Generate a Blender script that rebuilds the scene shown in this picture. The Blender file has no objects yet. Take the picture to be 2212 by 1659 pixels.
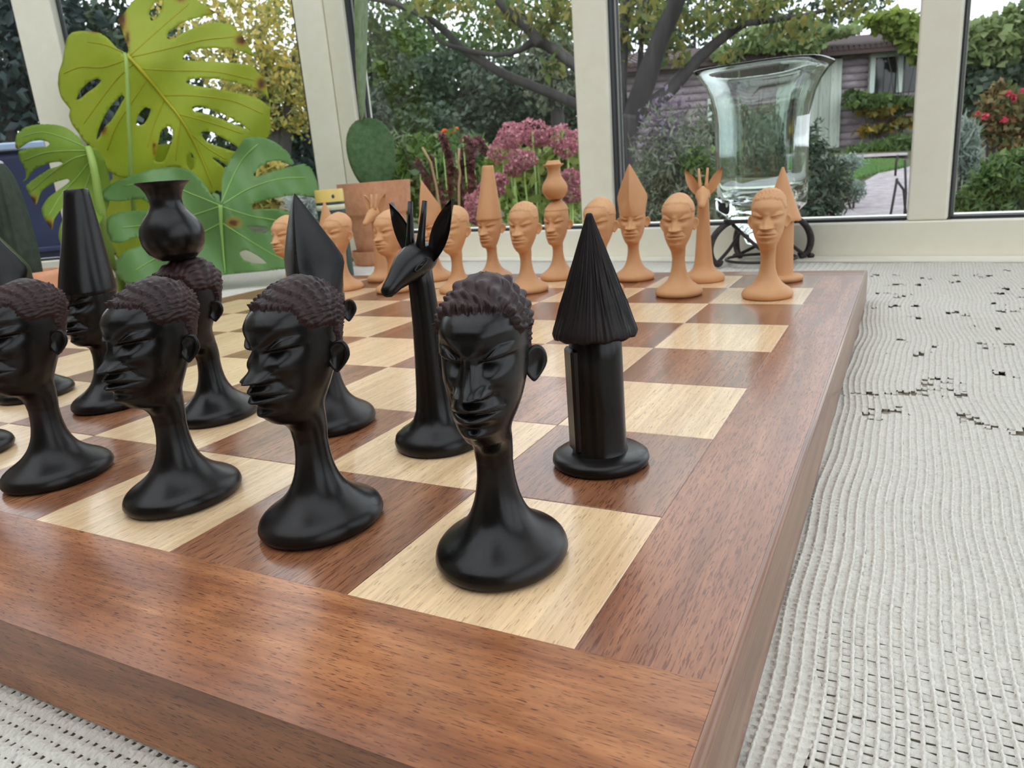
import bpy, bmesh, math, random
import numpy as np
from mathutils import Vector, Matrix
from mathutils.geometry import delaunay_2d_cdt

random.seed(7)
rng = np.random.default_rng(11)
SC = bpy.context.scene
COL = SC.collection
U = 0.06            # one board square is 6 cm
BT = 0.768          # height of the playing surface above the floor

# ------------------------------------------------------------------ camera
CAM = Vector((8.8077 * U, -1.8834 * U, BT + 1.4908 * U))
R_ = Vector((0.88742202, 0.45449542, -0.07691595))
U_ = Vector((-0.05861008, 0.27675928, 0.95915023))
F_ = Vector((-0.45721659, 0.84666299, -0.27224029))
FPX = 1603.83
cd = bpy.data.cameras.new('camera')
cam = bpy.data.objects.new('camera', cd)
COL.objects.link(cam)
cam.matrix_world = Matrix(((R_.x, U_.x, -F_.x, CAM.x), (R_.y, U_.y, -F_.y, CAM.y),
                           (R_.z, U_.z, -F_.z, CAM.z), (0, 0, 0, 1)))
cd.sensor_width = 36.0
cd.lens = 36.0 * FPX / 2212.0
cd.clip_start = 0.01
cd.clip_end = 300
cd.dof.use_dof = True
cd.dof.focus_distance = 0.19
cd.dof.aperture_fstop = 55.0
SC.camera = cam

# ------------------------------------------------------------------ sky, exposure
wd = bpy.data.worlds.new('overcast_sky')
SC.world = wd
wd.use_nodes = True
wn = wd.node_tree
bgn = wn.nodes['Background']
tcw = wn.nodes.new('ShaderNodeTexCoord')
nzw = wn.nodes.new('ShaderNodeTexNoise')
nzw.inputs['Scale'].default_value = 2.2
nzw.inputs['Detail'].default_value = 4
crw = wn.nodes.new('ShaderNodeValToRGB')
crw.color_ramp.elements[0].position = 0.35
crw.color_ramp.elements[0].color = (0.74, 0.84, 0.96, 1)
crw.color_ramp.elements[1].position = 0.65
crw.color_ramp.elements[1].color = (0.97, 0.985, 1.0, 1)
wn.links.new(tcw.outputs['Generated'], nzw.inputs['Vector'])
wn.links.new(nzw.outputs['Fac'], crw.inputs['Fac'])
wn.links.new(crw.outputs['Color'], bgn.inputs['Color'])
bgn.inputs['Strength'].default_value = 1.5

SC.view_settings.view_transform = 'Standard'
SC.view_settings.look = 'None'
SC.view_settings.exposure = 0.85
SC.view_settings.gamma = 1.0
SC.view_settings.use_curve_mapping = False
cy = SC.cycles
cy.use_denoising = True
cy.max_bounces = 10
cy.diffuse_bounces = 4
cy.glossy_bounces = 5
cy.transmission_bounces = 10
cy.transparent_max_bounces = 24
cy.caustics_reflective = False
cy.caustics_refractive = False
cy.sample_clamp_indirect = 4.0


# ------------------------------------------------------------------ helpers
def lin(c):
    return tuple((v / 12.92 if v <= 0.04045 else ((v + 0.055) / 1.055) ** 2.4) for v in (x / 255.0 for x in c)) + (1.0,)


def W(x, y, z=0.0):
    return Vector((x * U, y * U, BT + z * U))


FH = Vector((F_.x, F_.y, 0)).normalized()
RH = Vector((FH.y, -FH.x, 0))


def gp(X, D, z):
    """garden frame: X to the right, D metres away, z height above the floor"""
    return Vector((CAM.x, CAM.y, 0)) + RH * X + FH * D + Vector((0, 0, z))


def ray(px, py):
    return F_ + R_ * ((px - 1106.0) / FPX) - U_ * ((py - 829.5) / FPX)


def XZ(px, py, D):
    d = ray(px, py)
    k = D / d.dot(FH)
    return d.dot(RH) * k, CAM.z + d.z * k


def G(px, py, D):
    X, z = XZ(px, py, D)
    return gp(X, D, z)


def at(px, py, D):
    """point at forward distance D board squares"""
    return CAM + ray(px, py) * (D * U)


def ground_z(D):
    if D < 5.9:
        return 0.3
    return 0.3 + min(1.0, (D - 5.9) / 10.5) * 0.55


def tag(o, label=None, cat=None, group=None, kind=None):
    if label: o['label'] = label
    if cat: o['category'] = cat
    if group: o['group'] = group
    if kind: o['kind'] = kind
    return o


def empty(name, loc, label=None, cat=None, group=None, rz=0.0, kind=None):
    o = bpy.data.objects.new(name, None)
    o.empty_display_size = 0.02
    o.location = loc
    o.rotation_euler = (0, 0, rz)
    COL.objects.link(o)
    return tag(o, label, cat, group, kind)


def link(name, me, mat=None, parent=None, loc=None):
    o = bpy.data.objects.new(name, me)
    if mat is not None and len(me.materials) == 0:
        me.materials.append(mat)
    COL.objects.link(o)
    if parent is not None:
        o.parent = parent
    if loc is not None:
        o.location = loc
    return o


def mesh(name, verts, faces, mat=None, parent=None, smooth=False, loc=None):
    me = bpy.data.meshes.new(name)
    me.from_pydata([tuple(v) for v in verts], [], [tuple(int(i) for i in f) for f in faces])
    if smooth:
        me.polygons.foreach_set('use_smooth', [True] * len(me.polygons))
    me.update()
    return link(name, me, mat, parent, loc)


def qmesh(name, V, Q, mat=None, parent=None, smooth=False, loc=None):
    """fast quad mesh from numpy arrays"""
    V = np.asarray(V, np.float32)
    Q = np.asarray(Q, np.int32)
    me = bpy.data.meshes.new(name)
    k = Q.shape[1]
    me.vertices.add(len(V))
    me.vertices.foreach_set('co', V.ravel())
    me.loops.add(Q.size)
    me.loops.foreach_set('vertex_index', Q.ravel())
    me.polygons.add(len(Q))
    me.polygons.foreach_set('loop_start', np.arange(0, Q.size, k, dtype=np.int32))
    me.update(calc_edges=True)
    me.validate()
    if smooth:
        me.polygons.foreach_set('use_smooth', np.ones(len(me.polygons), bool))
    return link(name, me, mat, parent, loc)


def grid_faces(nr, nc, wrap=True):
    i, j = np.meshgrid(np.arange(nr - 1), np.arange(nc if wrap else nc - 1), indexing='ij')
    j2 = (j + 1) % nc
    return np.stack([i * nc + j, i * nc + j2, (i + 1) * nc + j2, (i + 1) * nc + j], -1).reshape(-1, 4)


class MB:
    """collects simple solids that form ONE part"""
    def __init__(self):
        self.v = []
        self.f = []

    def add(self, vs, fs):
        n = len(self.v)
        self.v += [Vector(v) for v in vs]
        self.f += [tuple(i + n for i in f) for f in fs]
        return self

    def hexa(self, p):
        return self.add(p, [(0, 3, 2, 1), (4, 5, 6, 7), (0, 1, 5, 4), (1, 2, 6, 5), (2, 3, 7, 6), (3, 0, 4, 7)])

    def box(self, a, b):
        (x0, y0, z0), (x1, y1, z1) = a, b
        return self.hexa([(x0, y0, z0), (x1, y0, z0), (x1, y1, z0), (x0, y1, z0),
                          (x0, y0, z1), (x1, y0, z1), (x1, y1, z1), (x0, y1, z1)])

    def tube(self, pts, r, n=8, caps=True, flat=1.0):
        pts = [Vector(p) for p in pts]
        rs = r if isinstance(r, (list, tuple)) else [r] * len(pts)
        up = Vector((0.13, 0.21, 0.97)).normalized()
        vs, m = [], len(pts)
        last = None
        for k, p in enumerate(pts):
            t = (pts[min(k + 1, m - 1)] - pts[max(k - 1, 0)]).normalized()
            a = t.cross(up if last is None else last)
            if a.length < 1e-4:
                a = t.cross(Vector((1, 0, 0)))
            a.normalize()
            b = a.cross(t).normalized()
            last = b
            for q in range(n):
                th = 2 * math.pi * q / n
                vs.append(p + (a * math.cos(th) + b * math.sin(th) * flat) * rs[k])
        fs = [(k * n + q, k * n + (q + 1) % n, (k + 1) * n + (q + 1) % n, (k + 1) * n + q)
              for k in range(m - 1) for q in range(n)]
        if caps:
            fs += [tuple(range(n - 1, -1, -1)), tuple((m - 1) * n + q for q in range(n))]
        return self.add(vs, fs)

    def lathe(self, prof, n=32, c=(0, 0, 0), sx=1.0, sy=1.0):
        vs = [(c[0] + r * math.cos(2 * math.pi * q / n) * sx, c[1] + r * math.sin(2 * math.pi * q / n) * sy, c[2] + z)
              for r, z in prof for q in range(n)]
        m = len(prof)
        fs = [(k * n + q, k * n + (q + 1) % n, (k + 1) * n + (q + 1) % n, (k + 1) * n + q)
              for k in range(m - 1) for q in range(n)]
        if prof[0][0] > 1e-6: fs.append(tuple(range(n - 1, -1, -1)))
        if prof[-1][0] > 1e-6: fs.append(tuple((m - 1) * n + q for q in range(n)))
        return self.add(vs, fs)

    def ball(self, c, r, n=10, m=6):
        c = Vector(c)
        rr = r if isinstance(r, (list, tuple)) else (r, r, r)
        vs = []
        for i in range(m + 1):
            a = math.pi * i / m
            for q in range(n):
                th = 2 * math.pi * q / n
                vs.append(c + Vector((math.sin(a) * math.cos(th) * rr[0], math.sin(a) * math.sin(th) * rr[1], -math.cos(a) * rr[2])))
        fs = [(k * n + q, k * n + (q + 1) % n, (k + 1) * n + (q + 1) % n, (k + 1) * n + q) for k in range(m) for q in range(n)]
        return self.add(vs, fs)

    def build(self, name, mat=None, parent=None, smooth=False, bevel=0.0, loc=None, seg=2):
        o = mesh(name, self.v, self.f, mat, parent, smooth, loc)
        if bevel:
            b = o.modifiers.new('bevel', 'BEVEL')
            b.width = bevel
            b.segments = seg
            b.limit_method = 'ANGLE'
            if smooth is False and seg > 1:
                o.data.polygons.foreach_set('use_smooth', [True] * len(o.data.polygons))
                o.data.update()
                try:
                    b.harden_normals = True
                except Exception:
                    pass
        return o


def hermite(x, pts):
    """monotone cubic through control points"""
    p = np.array(pts, float)
    xs, ys = p[:, 0], p[:, 1]
    h = np.diff(xs)
    d = np.diff(ys) / h
    m = np.zeros(len(xs))
    m[0], m[-1] = d[0], d[-1]
    for i in range(1, len(xs) - 1):
        m[i] = 0 if d[i - 1] * d[i] <= 0 else 2 * d[i - 1] * d[i] / (d[i - 1] + d[i])
    x = np.clip(x, xs[0], xs[-1])
    i = np.clip(np.searchsorted(xs, x, side='right') - 1, 0, len(h) - 1)
    t = (x - xs[i]) / h[i]
    return ((2 * t**3 - 3 * t**2 + 1) * ys[i] + (t**3 - 2 * t**2 + t) * h[i] * m[i]
            + (-2 * t**3 + 3 * t**2) * ys[i + 1] + (t**3 - t**2) * h[i] * m[i + 1])


def sstep(a, b, x):
    t = np.clip((x - a) / (b - a), 0, 1)
    return t * t * (3 - 2 * t)


# ------------------------------------------------------------------ materials
def base_mat(name, col, rough=0.6, spec=0.5, metal=0.0, coat=0.0):
    m = bpy.data.materials.new(name)
    m.use_nodes = True
    b = m.node_tree.nodes['Principled BSDF']
    b.inputs['Base Color'].default_value = col
    b.inputs['Roughness'].default_value = rough
    b.inputs['Specular IOR Level'].default_value = spec
    b.inputs['Metallic'].default_value = metal
    b.inputs['Coat Weight'].default_value = coat
    b.inputs['Coat Roughness'].default_value = 0.12
    return m


class NT:
    def __init__(self, m):
        self.t = m.node_tree
        self.b = self.t.nodes.get('Principled BSDF')

    def n(self, kind, **kw):
        nd = self.t.nodes.new('ShaderNode' + kind)
        for k, v in kw.items():
            if k in nd.inputs:
                nd.inputs[k].default_value = v
            else:
                setattr(nd, k, v)
        return nd

    def l(self, a, b):
        self.t.links.new(a, b)

    def ramp(self, fac, stops):
        r = self.n('ValToRGB')
        e = r.color_ramp.elements
        while len(e) < len(stops):
            e.new(0.5)
        for k, (p, c) in enumerate(stops):
            e[k].position = p
            e[k].color = c
        self.l(fac, r.inputs['Fac'])
        return r.outputs['Color']

    def mix(self, fac, a, b, mode='MIX'):
        m = self.n('MixRGB', blend_type=mode)
        for s, v in ((m.inputs[0], fac), (m.inputs[1], a), (m.inputs[2], b)):
            if hasattr(v, 'is_linked'):
                self.l(v, s)
            else:
                s.default_value = v
        return m.outputs[0]

    def math(self, op, a, b=0.0):
        m = self.n('Math', operation=op)
        for s, v in ((m.inputs[0], a), (m.inputs[1], b)):
            if hasattr(v, 'is_linked'):
                self.l(v, s)
            else:
                s.default_value = v
        return m.outputs[0]

    def coord(self, scale, rnd=True, rot=(0, 0, 0)):
        tc = self.n('TexCoord')
        src = tc.outputs['Object']
        if rnd:
            oi = self.n('ObjectInfo')
            add = self.n('VectorMath', operation='MULTIPLY_ADD')
            add.inputs[1].default_value = (7.31, 9.17, 5.43)
            self.l(oi.outputs['Random'], add.inputs[0])
            self.l(src, add.inputs[2])
            src = add.outputs[0]
        mp = self.n('Mapping')
        mp.inputs['Scale'].default_value = scale
        mp.inputs['Rotation'].default_value = rot
        self.l(src, mp.inputs['Vector'])
        return mp.outputs['Vector']

    def noise(self, vec, scale=1.0, detail=3.0, rough=0.55, dist=0.0):
        z = self.n('TexNoise')
        z.inputs['Scale'].default_value = scale
        z.inputs['Detail'].default_value = detail
        z.inputs['Roughness'].default_value = rough
        z.inputs['Distortion'].default_value = dist
        self.l(vec, z.inputs['Vector'])
        return z.outputs['Fac']

    def bump(self, h, strength=0.2, dist=0.0005):
        b = self.n('Bump')
        b.inputs['Strength'].default_value = strength
        b.inputs['Distance'].default_value = dist
        self.l(h, b.inputs['Height'])
        self.l(b.outputs['Normal'], self.b.inputs['Normal'])


def wood(name, dark, mid, light, pore, axis='y', pore_amt=0.6, rough=0.3, fine=1.0, pore_cut=(0.60, 0.68), wave=0.0, coat=0.3, skew=0.0, pf=1.0, blotch=0.0):
    """grain along one axis: broad bands, fine fibres and short dark pores"""
    m = base_mat(name, mid, rough, 0.45, 0, coat)
    t = NT(m)

    def sc(a, b):      # a across, b along
        return {'y': (a, b, a), 'x': (b, a, a), 'z': (a, a, b)}[axis]
    rot = (0, 0, skew)
    band = t.noise(t.coord(sc(95 * fine, 7 * fine), rot=rot), 1.0, 4, 0.6, 0.4 + wave)
    fib = t.noise(t.coord(sc(900 * fine, 22 * fine), rot=rot), 1.0, 3, 0.6, wave * 0.5)
    por = t.noise(t.coord(sc(1500 * fine * pf, 120 * fine * pf), rot=rot), 1.0, 2, 0.5, wave * 0.4)
    c = t.ramp(band, [(0.28, dark), (0.5, mid), (0.74, light)])
    f2 = t.ramp(fib, [(0.3, (0.62, 0.62, 0.62, 1)), (0.7, (1.2, 1.2, 1.2, 1))])
    c = t.mix(0.55, c, f2, 'MULTIPLY')
    pm = t.ramp(por, [(pore_cut[0], (0, 0, 0, 1)), (pore_cut[1], (1, 1, 1, 1))])
    pf = t.math('MULTIPLY', pm, pore_amt)
    c = t.mix(pf, c, pore)
    if blotch:
        bz = t.noise(t.coord(sc(70, 28)), 1.0, 4, 0.6, 0.6)
        c = t.mix(blotch, c, t.ramp(bz, [(0.35, (0.62, 0.55, 0.52, 1)), (0.62, (1.12, 1.1, 1.08, 1))]), 'MULTIPLY')
    oi = t.n('ObjectInfo')
    vr = t.ramp(oi.outputs['Random'], [(0.0, (0.86, 0.84, 0.83, 1)), (1.0, (1.1, 1.1, 1.1, 1))])
    c = t.mix(0.8, c, vr, 'MULTIPLY')
    t.l(c, t.b.inputs['Base Color'])
    hh = t.math('MULTIPLY', pm, -1.0)
    t.bump(hh, 0.12, 0.0002)
    return m


def foliage_mat(name, cols, trans=0.35, rough=0.5):
    m = base_mat(name, cols[0], rough, 0.3)
    t = NT(m)
    g = t.n('NewGeometry')
    stops = [(k / max(1, len(cols) - 1), c) for k, c in enumerate(cols)]
    c = t.ramp(g.outputs['Random Per Island'], stops)
    t.l(c, t.b.inputs['Base Color'])
    tr = t.n('BsdfTranslucent')
    t.l(c, tr.inputs['Color'])
    mx = t.n('MixShader')
    mx.inputs[0].default_value = trans
    out = t.t.nodes['Material Output']
    t.l(t.b.outputs[0], mx.inputs[1])
    t.l(tr.outputs[0], mx.inputs[2])
    t.l(mx.outputs[0], out.inputs['Surface'])
    return m


def speckle(name, c1, c2, scale, rough=0.7, bump=0.0, detail=4, spec=0.4, lo=0.35, hi=0.65):
    m = base_mat(name, c1, rough, spec)
    t = NT(m)
    nz = t.noise(t.coord((scale, scale, scale), rnd=False), 1.0, detail)
    t.l(t.ramp(nz, [(lo, c1), (hi, c2)]), t.b.inputs['Base Color'])
    if bump:
        t.bump(nz, bump, 0.001)
    return m


M = {}
M['dark_square'] = wood('dark_veneer', lin((112, 70, 46)), lin((146, 96, 66)), lin((172, 120, 84)), lin((84, 48, 33)), 'y', 0.8, 0.27, 1.0, (0.55, 0.64), skew=0.06, pf=1.5)
M['light_square'] = wood('light_veneer', lin((214, 178, 136)), lin((227, 194, 151)), lin((236, 207, 167)), lin((160, 116, 78)), 'y', 0.65, 0.3, 0.85, (0.60, 0.66), skew=-0.05, pf=2.2)
M['border'] = wood('border_veneer', lin((126, 78, 56)), lin((150, 98, 70)), lin((172, 120, 88)), lin((84, 44, 30)), 'y', 0.7, 0.27, 1.1, (0.54, 0.63), 0.5, skew=0.16, pf=1.7, blotch=0.4, coat=0.12)
M['rim_x'] = wood('rim_wood_across', lin((124, 74, 46)), lin((156, 100, 64)), lin((178, 122, 80)), lin((70, 38, 27)), 'x', 0.85, 0.3, 1.25, (0.595, 0.64), 0.5, pf=2.0, blotch=0.8, coat=0.12)
M['rim_y'] = wood('rim_wood_side', lin((116, 80, 62)), lin((146, 108, 86)), lin((162, 124, 100)), lin((90, 58, 44)), 'y', 0.4, 0.35, 0.8, (0.64, 0.7), 0.2)
M['felt'] = base_mat('green_felt', lin((34, 58, 46)), 0.95, 0.1)


def carved_mat(name, col, col2, rough, scale, bump, spec=0.5):
    m = base_mat(name, col, rough, spec)
    t = NT(m)
    a = t.noise(t.coord((60, 60, 14)), 1.0, 4, 0.6)
    t.l(t.ramp(a, [(0.35, col), (0.72, col2)]), t.b.inputs['Base Color'])
    s = t.noise(t.coord((scale, scale, scale * 0.4)), 1.0, 3)
    t.bump(s, bump, 0.0004)
    rr = t.ramp(a, [(0.3, (rough - 0.06,) * 3 + (1,)), (0.7, (rough + 0.1,) * 3 + (1,))])
    t.l(rr, t.b.inputs['Roughness'])
    return m


M['ebony'] = carved_mat('ebony', (0.0032, 0.0028, 0.0027, 1), (0.0075, 0.0046, 0.0043, 1), 0.29, 500, 0.08, 0.30)
M['ebony_thatch'] = carved_mat('ebony_thatch', (0.0042, 0.0032, 0.0033, 1), (0.016, 0.0075, 0.0078, 1), 0.5, 700, 0.3, 0.28)
M['ebony_rough'] = carved_mat('ebony_carved', (0.012, 0.0052, 0.0052, 1), (0.040, 0.0145, 0.0145, 1), 0.5, 700, 0.3, 0.28)
M['pale'] = carved_mat('pale_wood', lin((200, 148, 103)), lin((212, 162, 117)), 0.55, 400, 0.06, 0.35)
M['pale_rough'] = carved_mat('pale_wood_carved', lin((204, 154, 111)), lin((216, 170, 127)), 0.65, 500, 0.15, 0.3)

M['cream'] = speckle('cream_paint', lin((240, 236, 219)), lin((243, 240, 224)), 60, 0.45, 0.04)
M['sill'] = speckle('cream_sill', lin((234, 230, 214)), lin((240, 236, 222)), 40, 0.5, 0.02)
M['gasket'] = base_mat('dark_gasket', lin((52, 54, 56)), 0.6, 0.3)
M['bead'] = base_mat('window_bead', lin((150, 150, 140)), 0.5, 0.4)
M['wall'] = speckle('wall_plaster', lin((170, 162, 148)), lin((176, 168, 154)), 20, 0.9, 0.05)
M['floor'] = speckle('floor_tiles', lin((120, 92, 70)), lin((136, 106, 82)), 6, 0.5, 0.02)
M['table'] = wood('table_oak', lin((140, 130, 116)), lin((160, 148, 134)), lin((176, 164, 148)), lin((110, 98, 86)), 'x', 0.5, 0.45, 0.3, coat=0.0)

M['cloth'] = speckle('cotton_crochet', lin((208, 204, 193)), lin((221, 217, 207)), 900, 0.95, 0.5, 3, 0.1)


def pane_glass():
    m = bpy.data.materials.new('window_glass')
    m.use_nodes = True
    t = NT(m)
    n = m.node_tree
    n.nodes.remove(t.b)
    tr = t.n('BsdfTransparent')
    tr.inputs['Color'].default_value = (0.975, 0.985, 0.98, 1)
    gl = t.n('BsdfGlossy')
    gl.inputs['Roughness'].default_value = 0.02
    fr = t.n('Fresnel')
    fr.inputs['IOR'].default_value = 1.35
    mx = t.n('MixShader')
    t.l(fr.outputs[0], mx.inputs[0])
    t.l(tr.outputs[0], mx.inputs[1])
    t.l(gl.outputs[0], mx.inputs[2])
    t.l(mx.outputs[0], n.nodes['Material Output'].inputs['Surface'])
    return m


M['pane'] = pane_glass()


def clear_glass(name, col):
    m = base_mat(name, col, 0.02, 0.5)
    b = m.node_tree.nodes['Principled BSDF']
    b.inputs['Transmission Weight'].default_value = 1.0
    b.inputs['IOR'].default_value = 1.45
    return m


M['glass'] = clear_glass('vase_glass', (0.87, 0.95, 0.92, 1))
M['iron'] = speckle('wrought_iron', lin((38, 32, 32)), lin((62, 52, 50)), 300, 0.5, 0.2)
M['terracotta'] = speckle('terracotta', lin((204, 142, 108)), lin((218, 160, 126)), 90, 0.85, 0.08)
M['soil'] = speckle('soil', lin((48, 36, 28)), lin((84, 66, 50)), 250, 0.95, 0.5)

# ================================================================== THE ROOM
CORNER = Vector((-4.631, 14.547))          # the corner of the bay, in board squares
DR = Vector((0.9903, -0.1388))           # along the window wall on the right
NR = Vector((0.1388, 0.9903))            # outwards
DL = Vector((-0.8512, -0.5249))          # along the window wall on the left
NL = Vector((-0.5249, 0.8512))


def wallbox(mb, wall, s0, s1, d0, d1, z0, z1):
    D, N = (DR, NR) if wall == 'R' else (DL, NL)
    def pt(s, d, z):
        q = CORNER + D * s + N * d
        return W(q.x, q.y, z)
    ps = [pt(s0, d0, z0), pt(s1, d0, z0), pt(s1, d1, z0), pt(s0, d1, z0),
          pt(s0, d0, z1), pt(s1, d0, z1), pt(s1, d1, z1), pt(s0, d1, z1)]
    if wall == 'L':
        ps = [ps[1], ps[0], ps[3], ps[2], ps[5], ps[4], ps[7], ps[6]]
    return mb.hexa(ps)


ZR = 0.19        # top of the bottom rail
ZH = 24.0        # underside of the header
Z0 = -BT / U     # floor


def struct(o):
    o['kind'] = 'structure'
    return o


TN = [0]


def trim(mb, mat='cream', bevel=0.003):
    TN[0] += 1
    return struct(mb.build('trim_%d' % TN[0], M[mat], None, False, bevel))


# posts
trim(wallbox(MB(), 'R', 0.0, 0.68, 0.0, 0.62, ZR, ZH))
trim(wallbox(MB(), 'R', 7.22, 8.01, 0.0, 0.62, ZR, ZH))
trim(wallbox(MB(), 'R', 13.58, 14.19, 0.0, 0.62, ZR, ZH))
trim(wallbox(MB(), 'R', 20.0, 20.8, 0.0, 0.62, ZR, ZH))
trim(wallbox(MB(), 'L', 6.62, 7.56, 0.0, 0.62, ZR, ZH))
mbp = wallbox(MB(), 'L', 0.0, 0.76, 0.0, 0.62, ZR, ZH)
wallbox(mbp, 'L', -0.3, 0.1, 0.06, 0.62, ZR, ZH)
trim(mbp)
trim(wallbox(MB(), 'L', 13.8, 14.7, 0.0, 0.62, ZR, ZH))
# bottom rails
mbr = wallbox(MB(), 'R', -0.02, 27.5, -0.05, 1.5, -0.42, ZR)
trim(mbr, 'cream', 0.002)
trim(wallbox(MB(), 'L', 0.0, 20.0, -0.05, 1.5, -0.42, ZR), 'cream', 0.002)
# headers
trim(wallbox(MB(), 'R', -0.02, 27.5, 0.0, 1.5, ZH, ZH + 2.0))
trim(wallbox(MB(), 'L', 0.0, 20.0, 0.0, 1.5, ZH, ZH + 2.0))

# windows: pane, gasket all round, glazing bead at the bottom
panes = [('R', 0.68, 7.22), ('R', 8.01, 13.58), ('R', 14.19, 20.0), ('R', 20.8, 27.3), ('L', 0.76, 6.62), ('L', 7.56, 13.8), ('L', 14.7, 19.8)]
for k, (wl, s0, s1) in enumerate(panes):
    D, N = (DR, NR) if wl == 'R' else (DL, NL)
    c = CORNER + D * ((s0 + s1) / 2) + N * 0.85
    root = empty('window_%d' % (k + 1), W(c.x, c.y, ZR))
    struct(root)
    off = -root.location

    def sub(name, mat, boxes, bevel=0):
        mb = MB()
        for b in boxes:
            wallbox(mb, wl, *b)
        mb.v = [v + off for v in mb.v]
        return mb.build(name, M[mat], root, False, bevel)
    g = 0.13
    sub('gasket', 'gasket', [(s0, s0 + 0.035, 0.10, 0.5, ZR, ZH), (s1 - 0.03, s1, 0.30, 0.5, ZR, ZH),
                             (s0 + 0.035, s1 - 0.03, 0.14, 0.5, ZR, ZR + 0.05), (s0 + 0.035, s1 - 0.03, 0.3, 0.5, ZH - 0.1, ZH)])
    sub('glazing_bead', 'bead', [(s0 + 0.036, s0 + 0.06, 0.28, 0.33, ZR + 0.06, ZH - 0.1)])
    sub('pane', 'pane', [(s0 + 0.02, s1 - 0.02, 0.34, 0.42, ZR + 0.05, ZH - 0.05)])

# low walls under the windows, other walls, floor
WN = MB()
wallbox(WN, 'R', -0.02, 27.5, 0.0, 2.4, Z0, -0.42)
struct(WN.build('wall_back', M['wall']))
WL = MB()
wallbox(WL, 'L', 0.0, 20.0, 0.0, 2.4, Z0, -0.42)
struct(WL.build('wall_left', M['wall']))
eL = CORNER + DL * 20.0
eR = CORNER + DR * 27.5
zt = ZH + 2.0
YB = -44.0
struct(MB().hexa([W(eL.x - 1.5, YB, Z0), W(eL.x, YB, Z0), W(eL.x, eL.y, Z0), W(eL.x - 1.5, eL.y + 0.4, Z0),
                  W(eL.x - 1.5, YB, zt), W(eL.x, YB, zt), W(eL.x, eL.y, zt), W(eL.x - 1.5, eL.y + 0.4, zt)]).build('wall_left_rear', M['wall']))
def wall_with_windows(name, xa, xb, ya, yb, first, num):
    """low wall, rail, posts and panes down one side of the room"""
    struct(MB().hexa([W(xa, ya, Z0), W(xb, ya, Z0), W(xb, yb, Z0), W(xa, yb, Z0), W(xa, ya, -0.42), W(xb, ya, -0.42), W(xb, yb, -0.42), W(xa, yb, -0.42)]).build(name, M['wall']))
    trim(MB().box(W(xa, ya, -0.42), W(xb, yb, ZR)))
    trim(MB().box(W(xa, ya, ZH), W(xb, yb, ZH + 2.0)))
    st = (yb - ya) / num
    for k in range(num + 1):
        y = ya + st * k
        trim(MB().box(W(xa, max(ya, y - 0.45), ZR), W(xb, min(yb, y + 0.45), ZH)))
    xm = (xa + xb) / 2
    for k in range(num):
        root = struct(empty('window_%d' % (first + k), W(xm, ya + st * (k + 0.5), ZR)))
        mb = MB().box(W(xm - 0.04, ya + st * k + 0.40, ZR + 0.01), W(xm + 0.04, ya + st * (k + 1) - 0.40, ZH - 0.01))
        mb.v = [v - root.location for v in mb.v]
        mb.build('pane', M['pane'], root)


wall_with_windows('wall_right', eR.x, eR.x + 1.0, YB, eR.y + 0.1, 8, 6)
struct(MB().box(W(eL.x - 1.5, YB - 1.5, Z0), W(eR.x + 1.5, YB, zt)).build('wall_front', M['wall']))
struct(MB().hexa([W(eL.x - 1.5, YB - 1.5, Z0 - 1), W(eR.x + 1.5, YB - 1.5, Z0 - 1), W(eR.x + 1.5, 18, Z0 - 1), W(eL.x - 1.5, 18, Z0 - 1),
                  W(eL.x - 1.5, YB - 1.5, Z0), W(eR.x + 1.5, YB - 1.5, Z0), W(eR.x + 1.5, 18, Z0), W(eL.x - 1.5, 18, Z0)]).build('floor', M['floor']))
# solid ceiling over the rear of the room, glazed roof with rafters over the bay
YC = -24.0
struct(MB().box(W(eL.x - 1.5, YB - 1.5, zt), W(eR.x + 1.5, YC, zt + 1.5)).build('ceiling', M['wall']))
for k in range(8):
    xk = -22 + k * 6.6
    yk = 14.9 - 0.14 * (xk + 5.7) if xk > -5.7 else 14.7 + 0.742 * (xk + 5.72)
    trim(MB().box(W(xk, YC, zt), W(xk + 0.7, yk, zt + 1.6)))

# sill between the table and the rail
SB = MB()
def wl(s, d):
    q = CORNER + DR * s + NR * d
    return (q.x, q.y)
pa, pb_, pc_, pd_ = wl(0.6, -0.60), wl(27.0, -0.60), wl(27.0, -0.05), wl(0.1, -0.05)
zs0, zs1 = -0.62, -0.39
SB.hexa([W(*pa, zs0), W(*pb_, zs0), W(*pc_, zs0), W(*pd_, zs0), W(*pa, zs1), W(*pb_, zs1), W(*pc_, zs1), W(*pd_, zs1)])
TN[0] += 1
struct(SB.build('trim_%d' % TN[0], M['sill'], None, False, 0.002))

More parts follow.
